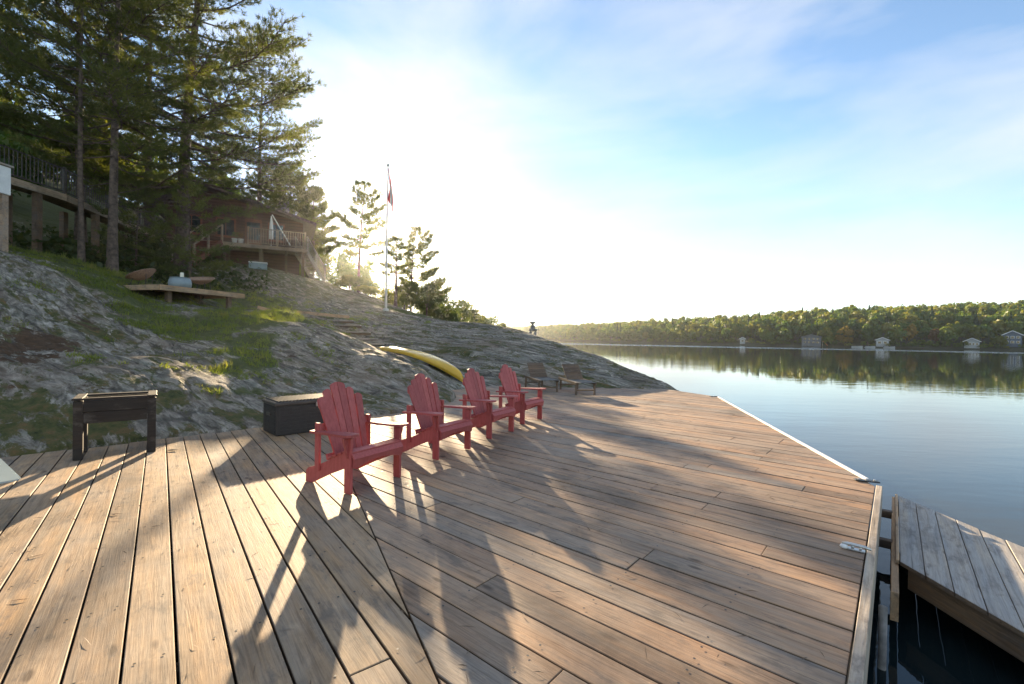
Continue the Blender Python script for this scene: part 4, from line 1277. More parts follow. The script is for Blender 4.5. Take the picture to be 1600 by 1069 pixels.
def wicker_chair(off, rz, label, tilt):
    w = pa + pdir * off[0] + pside * off[1]
    t = empty('wicker_chair', (w.x, w.y, PZ + 0.004), rz, label, 'chair', 'round wicker chairs on the platform')
    # hoop seat: a shallow tilted bowl inside a round rim, on thin legs
    T_ = Matrix.Translation((0, 0, 0.46)) @ Matrix.Rotation(tilt, 4, 'X')
    ring = [T_ @ Vector((0.44 * math.cos(a), 0.44 * math.sin(a), 0.0)) for a in np.linspace(0, 2 * math.pi, 29)]
    MB().tube(ring, 0.02, 7, False).build('rim', MAT['wicker'], t, True)
    m_ = MB(); nr, na = 6, 28; vs = []; fs = []
    for r in range(nr + 1):
        rr = 0.44 * r / nr
        for k in range(na):
            a = 2 * math.pi * k / na
            vs.append(T_ @ Vector((rr * math.cos(a) if r else 0.002 * math.cos(a), rr * math.sin(a) if r else 0.002 * math.sin(a), -0.22 * (1 - (r / nr) ** 2))))
    for r in range(nr):
        for k in range(na):
            kk = (k + 1) % na
            fs.append((r * na + k, r * na + kk, (r + 1) * na + kk, (r + 1) * na + k))
    m_.add(vs, fs).build('woven_bowl', MAT['wicker'], t, True)
    for a in (0.8, 2.35, 3.9, 5.5):
        p0 = T_ @ Vector((0.30 * math.cos(a), 0.30 * math.sin(a), -0.12))
        MB().tube([p0, (0.34 * math.cos(a), 0.34 * math.sin(a), 0)], 0.013, 6).build('leg', MAT['ironrail'], t, True)
wicker_chair((2.05, 0.75), rad(10), 'round wicker chair on the platform, nearer the stairs', rad(14))
wicker_chair((0.55, 1.65), rad(-75), 'wicker bucket chair at the left end of the platform', rad(24))
w = pa + pdir * 1.1 + pside * 0.55
dt = empty('drum_table', (w.x, w.y, PZ + 0.004), 0, 'grey blue drum table between the two wicker chairs', 'table')
MB().lathe([(0.27, 0), (0.335, 0.05), (0.35, 0.16), (0.335, 0.27), (0.30, 0.33), (0.28, 0.345)], (0, 0, 0), 24).build('drum', MAT['drum'], dt, True)
MB().lathe([(0.30, 0.346), (0.31, 0.352), (0.31, 0.362), (0.30, 0.368)], (0, 0, 0), 24).build('table_top', MAT['drum'], dt, True)
ln = empty('candle_lantern', (w.x + 0.05, w.y + 0.02, PZ + 0.374), 0, 'small cream candle standing on the drum table', 'candle')
MB().lathe([(0.055, 0), (0.06, 0.01), (0.055, 0.17), (0.045, 0.18), (0.01, 0.175)], (0, 0, 0), 14).build('wax', MAT['candle'], ln, True)
MB().tube([(0, 0, 0.17), (0.002, 0, 0.20)], 0.004, 5).build('wick', MAT['black'], ln)

# ------------------------------------------------------------------ cottage on the hill
HZ = 6.88
P1 = Vector((-17.1, 26.7)); P2 = Vector((-13.06, 28.7))
hd = (P2 - P1).normalized(); hb = Vector((-hd.y, hd.x))
house = empty('cottage', (P1.x, P1.y, 5.0), math.atan2(hd.y, hd.x), 'red brown log cottage on the hill behind the pines', 'cottage')
def hpart(mb, name, mat, parent=house, smooth=False):
    return mb.build(name, mat, parent, smooth)
# local frame: x along the deck front, y back, z from 5.0
DZ = HZ - 5.0
hpart(MB().box((0.6, 5.6, DZ + 1.25), (7.6, 6.0, 2.5), 0, 0.02), 'wall', MAT['log'])
hpart(MB().box((0.6, 5.4, (DZ - 1.6) / 2 - 0.03), (7.2, 5.6, DZ + 1.5), 0, 0.02), 'foundation_wall', MAT['log'])
# roof: low gable with the rake towards the deck
m_ = MB()
rx0, rx1, ry0, ry1 = -3.9, 5.2, 1.75, 9.2
xr_ = -0.9
zt0, zr = DZ + 2.45, DZ + 3.75
prof = [(rx0, zt0 - 0.1), (xr_, zr), (rx1, zt0 - 0.35), (rx1, zt0 - 0.53), (xr_, zr - 0.2), (rx0, zt0 - 0.3)]
n_ = len(prof)
m_.add([(x, ry0, z) for x, z in prof] + [(x, ry1, z) for x, z in prof],
       [tuple(range(n_)), tuple(range(2 * n_ - 1, n_ - 1, -1))] + [(i, n_ + i, n_ + (i + 1) % n_, (i + 1) % n_) for i in range(n_)])
roof = hpart(m_, 'roof', MAT['darkroof'])
hpart(MB().add([(-3.1, 2.603, DZ + 2.49), (4.3, 2.603, DZ + 2.49), (4.3, 2.603, DZ + 2.35), (xr_, 2.603, zr - 0.25), (-3.1, 2.603, DZ + 2.5)], [(0, 1, 2, 3, 4)]), 'gable_panel', MAT['log'])
hpart(MB().box((3.2, 6.5, zr + 0.1), (0.7, 0.7, 1.2), 0, 0.02), 'chimney', MAT['stone'], roof)
for x0_, x1_, z0_, z1_, nm in ((1.0, 1.95, 0.02, 2.05, 'door'), (2.3, 3.3, 0.75, 1.95, 'window'), (-0.6, 0.5, 0.75, 1.95, 'window'), (-2.4, -1.3, 0.75, 1.95, 'window')):
    f = hpart(MB().box(((x0_ + x1_) / 2, 2.585, DZ + (z0_ + z1_) / 2), (x1_ - x0_, 0.05, z1_ - z0_), 0, 0.008), nm, MAT['redstain'])
    hpart(MB().box(((x0_ + x1_) / 2, 2.558, DZ + (z0_ + z1_) / 2 + (0.25 if nm == 'door' else 0)), (x1_ - x0_ - 0.2, 0.02, (z1_ - z0_) * (0.55 if nm == 'door' else 0.82)), 0, 0.002), 'pane', MAT['blackglass'], f)
    if nm == 'window':
        hpart(MB().box(((x0_ + x1_) / 2, 2.545, DZ + (z0_ + z1_) / 2), (0.04, 0.02, z1_ - z0_ - 0.1), 0), 'mullion', MAT['redstain'], f)
        hpart(MB().box(((x0_ + x1_) / 2, 2.53, DZ + z0_ - 0.03), (x1_ - x0_ + 0.12, 0.12, 0.04), 0), 'sill', MAT['redstain'], f)
    else:
        hpart(MB().lathe([(0.02, 0), (0.03, 0.02), (0.02, 0.05)], (x1_ - 0.15, 2.52, DZ + 1.0), 8), 'handle', MAT['metal'], f, True)

# cottage deck with railing, posts and stairs
cdk = empty('cottage_deck', (P1.x, P1.y, HZ), math.atan2(hd.y, hd.x), 'raised wooden deck with baluster railing in front of the cottage', 'deck')
DL = (P2 - P1).length
for k in range(17):
    o = MB().box((0, 0, 0), (DL + 3.0, 0.141, 0.035), 0, 0.003).build('plank', MAT['railwood'], cdk)
    o.location = (DL / 2 - 1.5, 0.08 + k * 0.148, -0.018)
o = MB().box((0, 0, 0), (DL + 0.1, 0.045, 0.23), 0, 0.004).build('fascia_board', MAT['railwood'], cdk); o.location = (DL / 2, -0.025, -0.12)
o = MB().box((0, 0, 0), (2.5, 0.045, 0.23), 0, 0.004).build('fascia_board', MAT['railwood'], cdk); o.location = (DL + 0.025, 1.25, -0.12); o.rotation_euler = (0, 0, math.pi / 2)
def railing(parent, a, b, z0a, z0b, h, pitch, mat, bw=0.035, post_every=1.6, cap=(0.09, 0.04)):
    a = Vector(a); b = Vector(b); d = b - a; L = d.length
    A3 = lambda f, z: (a.x + d.x * f, a.y + d.y * f, z0a + (z0b - z0a) * f + z)
    def rail(nm, z, w_, h_):
        p0 = Vector(A3(0, z)); p1 = Vector(A3(1, z)); q = p1 - p0
        o = MB().beam((-q.length / 2, 0, 0), (q.length / 2, 0, 0), w_, h_).build(nm, mat, parent)
        o.location = (p0 + p1) / 2
        o.rotation_euler = q.to_track_quat('X', 'Z').to_euler()
    rail('top_rail', h, cap[0], cap[1]); rail('bottom_rail', 0.10, 0.05, 0.04)
    bme = MB().box((0, 0, 0), (bw, bw, h - 0.12), 0).mesh('baluster'); bme.materials.append(mat)
    n = int(L / pitch)
    for i in range(1, n):
        o = bpy.data.objects.new('baluster', bme); COL.objects.link(o); o.parent = parent
        o.location = A3(i / n, 0.10 + (h - 0.12) / 2)
    pm = MB().box((0, 0, 0), (0.09, 0.09, h + 0.08), 0, 0.004).mesh('railing_post'); pm.materials.append(mat)
    k = max(1, int(round(L / post_every)))
    for i in range(k + 1):
        o = bpy.data.objects.new('railing_post', pm); COL.objects.link(o); o.parent = parent
        o.location = A3(i / k, (h + 0.08) / 2 - 0.02)
railing(cdk, (1.35, 0.05), (DL - 0.05, 0.05), 0, 0, 0.98, 0.135, MAT['railwood'])
railing(cdk, (DL - 0.03, 0.12), (DL - 0.03, 2.5), 0, 0, 0.98, 0.135, MAT['railwood'])
for x_ in (0.15, 2.0, 3.4, DL - 0.15):
    for y_ in (0.2, 2.2):
        wx = P1.x + hd.x * x_ + hb.x * y_; wy = P1.y + hd.y * x_ + hb.y * y_
        g = tz(wx, wy) - HZ - 0.1
        MB().box((x_, y_, (g - 0.05) / 2), (0.14, 0.14, -g - 0.05), 0, 0.005).build('post', MAT['joist'], cdk)
# side stair going down at the lake end
sst = empty('side_stairs', (P2.x, P2.y, HZ), math.atan2(hd.y, hd.x), 'pale stair going down from the lake end of the cottage deck', 'stairs')
sa = Vector((0.12, 1.0)); sb = Vector((1.35, 3.2)); sz = -1.7
for s in (0.0, 0.8):
    o_ = Vector((sb - sa).normalized()); nn = Vector((-o_.y, o_.x)) * s
    MB().beam((sa.x + nn.x, sa.y + nn.y, -0.1), (sb.x + nn.x, sb.y + nn.y, sz), 0.05, 0.24).build('stringer', MAT['edge'], sst)
    railing(sst, (sa.x + nn.x, sa.y + nn.y), (sb.x + nn.x, sb.y + nn.y), 0, sz + 0.1, 0.92, 0.15, MAT['edge'], post_every=1.5)
for i in range(8):
    f = (i + 0.6) / 8; c_ = sa + (sb - sa) * f; nn = Vector((-(sb - sa).normalized().y, (sb - sa).normalized().x)) * 0.40
    o = MB().box((0, 0, 0), (0.26, 0.75, 0.04), 0, 0.004).build('tread', MAT['edge'], sst)
    o.location = (c_.x + nn.x, c_.y + nn.y, sz * f - 0.04); o.rotation_euler = (0, 0, math.atan2((sb - sa).y, (sb - sa).x))
# front stairs: red brown treads coming down towards the platform
fs_ = empty('front_stairs', (-17.6, 26.6, HZ), 0, 'red brown wooden staircase climbing from the lawn to the cottage deck', 'stairs')
ta = Vector((0, 0, 0)); tb = Vector((0.15, -2.6, -2.0))
ground_b = tz(-17.45, 24.0) - HZ
tb.z = max(ground_b + 0.1, -2.4)
sdir = Vector((0.985, -0.17, 0))
for i in range(12):
    f = (i + 0.5) / 12; c_ = ta + (tb - ta) * f
    o = MB().box((0, 0, 0), (1.28, 0.28, 0.045), 0, 0.004).build('tread', MAT['redstain'], fs_); o.location = c_; o.rotation_euler = (0, 0, rad(-10))
    o = MB().box((0, 0, 0), (1.24, 0.025, 0.15), 0, 0.003).build('riser', MAT['redstain'], fs_); o.location = c_ + Vector((0, 0.11, -0.10)); o.rotation_euler = (0, 0, rad(-10))
for s in (-0.68, 0.68):
    off = sdir * s
    MB().beam(ta + off + Vector((0, 0, -0.08)), tb + off + Vector((0, 0, -0.08)), 0.06, 0.28).build('stringer', MAT['redstain'], fs_)
    MB().beam(ta + off + Vector((0, 0, 0.95)), tb + off + Vector((0, 0, 0.95)), 0.09, 0.05).build('handrail', MAT['railwood'], fs_)
    for f in (0.0, 0.5, 0.97):
        c_ = ta + (tb - ta) * f + off
        MB().box((c_.x, c_.y, c_.z + 0.40), (0.09, 0.09, 1.05), 0, 0.004).build('newel_post', MAT['railwood'], fs_)
# things on the cottage deck
def on_deck(x_, y_): return (P1.x + hd.x * x_ + hb.x * y_, P1.y + hd.y * x_ + hb.y * y_, HZ + 0.003)
um = empty('closed_parasol', on_deck(2.55, 0.75), 0, 'closed white parasol standing on the cottage deck', 'parasol')
MB().tube([(0, 0, 0.05), (0, 0, 2.0)], 0.022, 8).build('pole', MAT['white'], um, True)
MB().lathe([(0.13, 0.55), (0.16, 0.75), (0.12, 1.1), (0.09, 1.5), (0.03, 1.95)], (0, 0, 0), 10).build('folded_canopy', MAT['flagwhite'], um)
MB().lathe([(0.24, 0), (0.24, 0.06), (0.05, 0.1)], (0, 0, 0), 14).build('base', MAT['stone'], um)
for i, x_ in enumerate((0.62, 0.95)):
    po = empty('flower_pot', on_deck(x_, 0.4), 0, ['white flower pot on the cottage deck, nearer the stairs', 'white flower pot on the cottage deck, nearer the railing'][i], 'flower pot', 'white flower pots on the cottage deck')
    MB().lathe([(0.11, 0), (0.15, 0.28), (0.165, 0.30), (0.15, 0.31)], (0, 0, 0), 14).build('pot', MAT['white'], po, True)
    v_ = []; f_ = []
    for k in range(70):
        c_ = np.array([random.gauss(0, .1), random.gauss(0, .1), 0.4 + random.random() * 0.28]); a_ = rng.normal(size=3); a_ /= np.linalg.norm(a_); b_ = np.cross(a_, rng.normal(size=3)); b_ /= np.linalg.norm(b_)
        n0 = len(v_); v_ += [c_ - a_ * .05, c_ + b_ * .03, c_ + a_ * .05, c_ - b_ * .03]; f_.append([n0, n0 + 1, n0 + 2, n0 + 3])
    tag(np_mesh('plant', v_, f_, MAT['leaf_rust'] if i else MAT['leaf_green'], po), kind='stuff')
aw = MB().beam((0, 0, 0), (1.7, -1.0, -2.2), 0.05, 0.05).build('leaning_pole', MAT['white'])
aw.location = (-15.62, 29.5, 9.2); tag(aw, 'pale pole slanting from the cottage eave to the deck railing', 'pole')
cb = empty('white_chest', (P1.x + hd.x * 1.9 + hb.x * -0.2, P1.y + hd.y * 1.9 + hb.y * -0.2, tz(P1.x + hd.x * 1.9 + hb.x * -0.2, P1.y + hd.y * 1.9 + hb.y * -0.2)), math.atan2(hd.y, hd.x), 'pale grey chest on the ground below the cottage deck', 'chest')
MB().box((0, 0, 0.17), (0.95, 0.45, 0.36), 0, 0.02).build('body', MAT['drum'], cb)
MB().box((0, 0, 0.385), (1.0, 0.5, 0.06), 0, 0.02).build('lid', MAT['white'], cb)

# raised walkway on the left
wk = empty('raised_walkway', (-17.58, 16.0, HZ), 0, 'raised walkway with dark baluster railing among the pines', 'walkway')
W0 = Vector((-17.7, 13.2)); W1 = Vector((-17.68, 18.0)); W2 = Vector((-19.94, 26.2))
for (a, b) in ((W0, W1), (W1, W2)):
    d = b - a; L = d.length; ang = math.atan2(d.y, d.x); nrm = Vector((-d.y, d.x)).normalized()
    off = a - Vector((-17.58, 16.0))
    o = MB().box((0, 0, 0), (L, 0.05, 0.26), 0, 0.004).build('fascia_board', MAT['railwood'], wk)
    o.location = (off.x + d.x / 2, off.y + d.y / 2, -0.13); o.rotation_euler = (0, 0, ang)
    for k in range(9):
        o = MB().box((0, 0, 0), (L, 0.141, 0.035), 0, 0.003).build('plank', MAT['railwood'], wk)
        c_ = off + d / 2 + nrm * (0.10 + k * 0.148); o.location = (c_.x, c_.y, -0.02); o.rotation_euler = (0, 0, ang)
    railing(wk, (off.x + nrm.x * 0.05, off.y + nrm.y * 0.05), (off.x + d.x + nrm.x * 0.05, off.y + d.y + nrm.y * 0.05), 0, 0, 1.0, 0.14, MAT['ironrail'], bw=0.022, post_every=2.6, cap=(0.06, 0.035))
    for f in (0.25, 0.8):
        for w_ in (0.12, 1.25):
            q = a + d * f + nrm * w_
            g = tz(q.x, q.y) - HZ - 0.1
            MB().box((q.x + 17.58, q.y - 16.0, (g - 0.1) / 2 - 0.1), (0.20, 0.20, -g - 0.2), 0, 0.006).build('post', MAT['joist'], wk)
lz = 6.5
ld = empty('white_landing', (-15.44, 13.3, 5.6), 0, 'white painted landing on a grey post at the upper left edge', 'landing')
MB().box((-1.5, -0.1, 0.44), (3.0, 1.6, 0.84), 0, 0.01).build('fascia', MAT['white'], ld)
MB().box((-1.5, -0.1, 0.90), (3.1, 1.7, 0.06), 0, 0.01).build('deck_top', MAT['edge'], ld)
g = tz(-15.6, 13.9) - 5.6
MB().box((-0.12, 0.58, (g - 0.1) / 2), (0.18, 0.18, -g + 0.12), 0, 0.006).build('post', MAT['railwood'], ld)

# ------------------------------------------------------------------ trees
def unit(a):
    return a / np.maximum(np.linalg.norm(a, axis=-1, keepdims=True), 1e-9)

def needle_tris(P, D, n, length, width, spread, r):
    N = len(P)
    d = np.repeat(D, n, 0) + r.normal(size=(N * n, 3)) * spread
    d = unit(d)
    L = length * r.uniform(0.65, 1.15, (N * n, 1))
    base = np.repeat(P, n, 0) + r.normal(size=(N * n, 3)) * length * 0.12
    side = unit(np.cross(d, r.normal(size=(N * n, 3))))
    a = base - side * width / 2; b = base + side * width / 2; c = base + d * L
    v = np.stack([a, b, c], 1).reshape(-1, 3)
    f = np.arange(len(v)).reshape(-1, 3)
    return v, f

def pine_geo(seed, H, cb, R, tr, nb, lean=(0, 0), tuft=0.20, needles=9, nlen=0.20, nwid=0.016, gaps=0.0, sub=6, dead=6, one_side=None):
    r = np.random.default_rng(seed)
    pr = random.Random(seed)
    m_ = MB()
    path = [Vector((lean[0] * t * t + 0.05 * H * 0.03 * math.sin(t * 7 + seed), lean[1] * t * t + 0.04 * math.sin(t * 5 + seed), H * t)) for t in np.linspace(0, 1, 12)]
    path[0].z = -0.4
    m_.tube(path, [tr * (1.25 if i == 0 else (1 - 0.93 * (i / 11) ** 0.85)) for i in range(12)], 10, False)
    def trunk_at(h):
        t = min(1, max(0, h / H)) * 11; i = min(10, int(t)); return path[i].lerp(path[i + 1], t - i)
    P = []; D = []
    az = pr.uniform(0, 6.28)
    for k in range(nb + dead):
        isdead = k >= nb
        u = (k + pr.random()) / nb if not isdead else 0
        h = (cb + (1 - cb) * u) * H if not isdead else pr.uniform(0.15, max(cb, 0.16)) * H
        if not isdead and pr.random() < gaps: continue
        az += 2.39996 + pr.uniform(-0.5, 0.5)
        prof = min(1.0, 0.55 + u * 2.2) * (1 - u) ** 0.62 + 0.05
        L = R * prof * pr.uniform(0.62, 1.12)
        if isdead: L = R * pr.uniform(0.15, 0.4)
        if one_side is not None:
            L *= 0.72 + 0.38 * math.cos(az - one_side)
        el = rad(-8 + 42 * u + pr.uniform(-8, 8))
        dirv = Vector((math.cos(az), math.sin(az), 0))
        p0 = trunk_at(h)
        pts = []
        for t in np.linspace(0, 1, 6):
            up_ = math.tan(el) * L * t + 0.16 * L * t ** 2.4 - 0.05 * L * math.sin(t * math.pi)
            sw = 0.06 * L * math.sin(t * 5 + az * 3)
            pts.append(p0 + dirv * (L * t) + Vector((-dirv.y, dirv.x, 0)) * sw + Vector((0, 0, up_)))
        br = max(0.012, tr * 0.24 * (L / R) ** 0.8)
        m_.tube(pts, [br * (1 - 0.85 * t) + 0.003 for t in np.linspace(0, 1, 6)], 5, False)
        if isdead: continue
        def on(t):
            q = t * 5; i = min(4, int(q)); return pts[i].lerp(pts[i + 1], q - i)
        ns = max(3, int(sub * L / R * 1.6))
        for s in range(ns):
            t = 0.30 + 0.68 * (s + pr.random()) / ns
            q = on(t)
            sd = 1 if s % 2 else -1
            fwd = (on(min(1, t + 0.05)) - on(max(0, t - 0.05))).normalized()
            tw = (fwd + Vector((-dirv.y, dirv.x, 0)) * sd * pr.uniform(0.5, 1.2) + Vector((0, 0, pr.uniform(-0.05, 0.35)))).normalized()
            tl = L * pr.uniform(0.16, 0.34) * (1.25 - 0.6 * t)
            e = q + tw * tl
            if tl > 0.5: m_.tube([q, q.lerp(e, .5), e], [br * 0.35, br * 0.22, 0.004], 3, False)
            kk = max(2, int(tl / tuft))
            for i in range(1, kk + 1):
                w_ = q + tw * (tl * i / kk)
                P.append(w_ + Vector((pr.gauss(0, .06), pr.gauss(0, .06), pr.gauss(0, .04)))); D.append((tw + Vector((0, 0, 0.25))).normalized())
                if pr.random() < 0.55:
                    a_ = tw.cross(Vector((0, 0, 1))) * pr.choice((-1, 1))
                    P.append(w_ + a_ * tuft * pr.uniform(0.4, 1.1)); D.append((tw + a_ * 0.8 + Vector((0, 0, 0.3))).normalized())
        for i in range(3):
            P.append(on(0.85 + 0.07 * i)); D.append((dirv + Vector((0, 0, 0.4))).normalized())
    for i in range(5):
        P.append(path[-1] - Vector((0, 0, 0.12 * i))); D.append(Vector((pr.gauss(0, .3), pr.gauss(0, .3), 1)).normalized())
    P = np.array([tuple(p) for p in P]); D = np.array([tuple(p) for p in D])
    v, f = needle_tris(P, D, needles, nlen, nwid, 0.55, r)
    return m_, v, f

def pine(name, loc, label, group, mat='needles', rz=0.0, **kw):
    m_, v, f = pine_geo(**kw)
    t = empty(name, loc, rz, label, 'pine tree', group)
    m_.build('trunk', MAT['bark'], t, True)
    np_mesh('crown', v, f, MAT[mat], t)
    return t

GP = 'pines on the slope by the cottage'
pine('pine_tree', (-15.95, 22.0, tz(-15.95, 22.0)), 'largest pine with thick trunk in front of the cottage', GP, seed=3, H=20.5, cb=0.17, R=6.0, tr=0.33, nb=92, lean=(1.1, 0.3), tuft=0.2, needles=12, nlen=0.25, nwid=0.03, sub=17, rz=rad(20))
pine('pine_tree', (-14.95, 17.0, tz(-14.95, 17.0)), 'straight pine in front of the raised walkway, left of the largest pine', GP, seed=5, H=16.5, cb=0.24, R=4.2, tr=0.17, nb=72, lean=(0.5, 0.2), tuft=0.18, needles=12, nlen=0.22, nwid=0.024, sub=16, rz=rad(70))
pine('pine_tree', (-15.55, 16.4, tz(-15.55, 16.4)), 'slender pine trunk in front of the walkway railing', GP, seed=9, H=14.5, cb=0.34, R=3.2, tr=0.10, nb=52, lean=(-0.3, 0.3), tuft=0.18, needles=11, nlen=0.2, nwid=0.024, sub=13)
pine('pine_tree', (-19.0, 34.0, tz(-19.0, 34.0)), 'tall pine rising right behind the cottage roof', GP, seed=14, H=17.5, cb=0.20, R=5.6, tr=0.21, nb=64, lean=(0.3, 0), tuft=0.24, needles=11, nlen=0.3, nwid=0.04, sub=14, gaps=0.08)
pine('pine_tree', (-19.5, 20.5, tz(-19.5, 20.5)), 'dense pine behind the middle of the walkway railing', GP, seed=21, H=19, cb=0.18, R=5.0, tr=0.22, nb=76, tuft=0.22, needles=11, nlen=0.26, nwid=0.032, sub=15)
pine('pine_tree', (-22.5, 18.0, tz(-22.5, 18.0)), 'pine at the upper left behind the walkway', GP, seed=25, H=19, cb=0.22, R=5.2, tr=0.24, nb=66, tuft=0.24, needles=11, nlen=0.28, nwid=0.034, sub=14)
pine('pine_tree', (-22.0, 27.5, tz(-22.0, 27.5)), 'pine behind the left end of the cottage roof', GP, seed=28, H=21, cb=0.16, R=5.8, tr=0.26, nb=76, tuft=0.24, needles=11, nlen=0.28, nwid=0.036, sub=14)
pine('pine_tree', (-13.9, 19.6, tz(-13.9, 19.6)), 'young pine with low drooping boughs beside the largest trunk', GP, seed=33, H=4.6, cb=0.12, R=2.0, tr=0.06, nb=34, tuft=0.15, needles=12, nlen=0.17, nwid=0.02, sub=12, dead=0)
pine('pine_tree', (-15.6, 18.9, tz(-15.6, 18.9)), 'young pine under the walkway between the two trunks', GP, seed=35, H=3.8, cb=0.1, R=1.9, tr=0.05, nb=30, tuft=0.15, needles=12, nlen=0.16, nwid=0.02, sub=12, dead=0)
G2 = 'pines along the ridge'
pine('pine_tree', (-17.9, 36.5, tz(-17.9, 36.5)), 'bushy pine behind the lake end of the cottage deck', G2, 'needles', seed=41, H=8.8, cb=0.06, R=3.3, tr=0.14, nb=70, tuft=0.22, needles=12, nlen=0.3, nwid=0.045, sub=12, dead=2)
pine('pine_tree', (-15.8, 36.0, tz(-15.8, 36.0)), 'pointed pine just right of the cottage deck', G2, 'needles', seed=43, H=7.6, cb=0.28, R=2.3, tr=0.12, nb=60, tuft=0.22, needles=12, nlen=0.28, nwid=0.045, sub=12, dead=2)
pine('pine_tree', (-20.5, 38.5, tz(-20.5, 38.5)), 'pine beyond the cottage roof, right of the tall trunk', G2, 'needles_cool', seed=44, H=9.5, cb=0.08, R=3.4, tr=0.14, nb=60, tuft=0.24, needles=11, nlen=0.3, nwid=0.045, sub=11, dead=2)
pine('pine_tree', (-11.5, 34.0, tz(-11.5, 34.0)), 'sparse wind-thinned pine left of the flagpole', G2, 'needles', seed=47, H=8.4, cb=0.36, R=2.3, tr=0.12, nb=38, gaps=0.1, tuft=0.19, needles=12, nlen=0.28, nwid=0.042, sub=9, lean=(0.35, 0), dead=4)
pine('pine_tree', (-8.05, 36.0, tz(-8.05, 36.0)), 'layered pine right of the flagpole', G2, 'needles', seed=52, H=7.1, cb=0.08, R=2.8, tr=0.12, nb=50, gaps=0.05, tuft=0.18, needles=12, nlen=0.28, nwid=0.05, sub=12, lean=(0.3, 0), dead=3, one_side=0.3)
pine('pine_tree', (-7.95, 31.0, tz(-7.95, 31.0)), 'short thin-crowned pine just right of the flagpole foot', G2, 'needles', seed=55, H=4.6, cb=0.45, R=1.2, tr=0.13, nb=22, tuft=0.18, needles=11, nlen=0.22, nwid=0.035, sub=7, dead=5)

pine('pine_tree', (-18.9, 42.0, tz(-18.9, 42.0)), 'full pine beyond the railing of the cottage deck', G2, 'needles', seed=58, H=7.4, cb=0.10, R=2.1, tr=0.12, nb=56, tuft=0.2, needles=12, nlen=0.28, nwid=0.045, sub=11, dead=2)

# broad-leaved crowns
def crown_quads(seed, rx, ry, rz, lobes, per, leaf, flat=0.75, inner=0.3):
    r = np.random.default_rng(seed)
    c = unit(r.normal(size=(lobes, 3))) * (r.random((lobes, 1)) ** 0.45)
    c[:, 2] = c[:, 2] * 0.9
    rad_ = r.uniform(0.26, 0.46, lobes)
    d = unit(r.normal(size=(lobes, per, 3)))
    d[..., 2] = np.where(d[..., 2] < -0.35, -d[..., 2], d[..., 2])
    shell = r.uniform(0.62, 1.05, (lobes, per, 1))
    p = (c[:, None, :] * 0.72 + d * rad_[:, None, None] * shell)
    nrm = unit(d + r.normal(size=d.shape) * 0.55)
    p = p.reshape(-1, 3) * np.array([rx, ry, rz])
    nrm = nrm.reshape(-1, 3)
    a = unit(np.cross(nrm, r.normal(size=nrm.shape))); b = np.cross(nrm, a)
    L = leaf * r.uniform(0.6, 1.25, (len(p), 1))
    v = np.stack([p - a * L * .5, p + b * L * .32, p + a * L * .5, p - b * L * .32], 1).reshape(-1, 3)
    f = np.arange(len(v)).reshape(-1, 4)
    tint = np.repeat(np.clip(0.5 + 0.22 * (c[:, 2:3] ) + r.normal(size=(lobes, 1)) * 0.10, 0, 1), per, 1).reshape(-1)
    return v, f, tint

def leaf_tree(name, loc, label, group, H, rx, rz, mat, seed, lobes=16, per=90, leaf=0.3, trunk=0.08, cat='tree', cb=0.0):
    t = empty(name, loc, random.uniform(0, 6.28), label, cat, group)
    zc = H - rz
    m_ = MB()
    pr = random.Random(seed)
    m_.tube([(0, 0, -0.3), (0.03 * H * pr.uniform(-1, 1), 0.03 * H * pr.uniform(-1, 1), zc * 0.6), (0, 0, H * 0.8)], [trunk * 1.2, trunk, trunk * 0.25], 7, False)
    for k in range(5):
        a = k * 1.256 + pr.random(); h0 = zc * pr.uniform(0.45, 0.9)
        m_.tube([(0, 0, h0), (rx * .35 * math.cos(a), rx * .35 * math.sin(a), h0 + rz * 0.4), (rx * .7 * math.cos(a), rx * .7 * math.sin(a), h0 + rz * 0.75)], [trunk * .5, trunk * .3, trunk * .1], 5, False)
    m_.build('trunk', MAT['bark'], t, True)
    v, f, tint = crown_quads(seed, rx, rx, rz, lobes, per, leaf)
    v = v + np.array([0, 0, zc])
    np_mesh('crown', v, f, MAT[mat], t, False, {'tint': ('FACE', tint)})
    return t

GB = 'leafy bushes along the ridge'
leaf_tree('maple_tree', (-21.2, 22.5, tz(-21.2, 22.5)), 'yellow green leafy tree behind the walkway railing', None, 7.0, 2.3, 2.6, 'leaf_lime', 61, 22, 130, 0.22)
leaf_tree('leafy_bush', (-10.9, 30.5, tz(-10.9, 30.5)), 'rounded bush below the side stairs', GB, 1.1, 1.2, 0.6, 'leaf_green', 62, 18, 120, 0.16, 0.04, 'bush')
leaf_tree('leafy_bush', (-9.4, 30.2, tz(-9.4, 30.2)), 'low bright bush at the foot of the sparse pine', GB, 0.9, 1.1, 0.5, 'leaf_lime', 63, 16, 110, 0.15, 0.04, 'bush')
leaf_tree('leafy_bush', (-7.6, 32.0, tz(-7.6, 32.0)), 'yellow green bush right behind the flagpole foot', GB, 2.4, 1.5, 1.3, 'leaf_lime', 64, 18, 120, 0.17, 0.04, 'bush')
leaf_tree('leafy_bush', (-6.3, 33.5, tz(-6.3, 33.5)), 'dense green bush under the layered pine', GB, 3.0, 1.7, 1.5, 'leaf_green', 65, 20, 130, 0.18, 0.05, 'bush')
leaf_tree('leafy_bush', (-4.9, 34.0, tz(-4.9, 34.0)), 'green bush at the right end of the ridge thicket', GB, 1.9, 1.4, 1.0, 'leaf_green', 66, 16, 110, 0.18, 0.04, 'bush')
leaf_tree('leafy_bush', (-15.4, 33.9, tz(-15.4, 33.9)), 'bush against the side stairs of the cottage deck', GB, 1.5, 1.1, 0.8, 'leaf_lime', 67, 16, 110, 0.16, 0.04, 'bush')
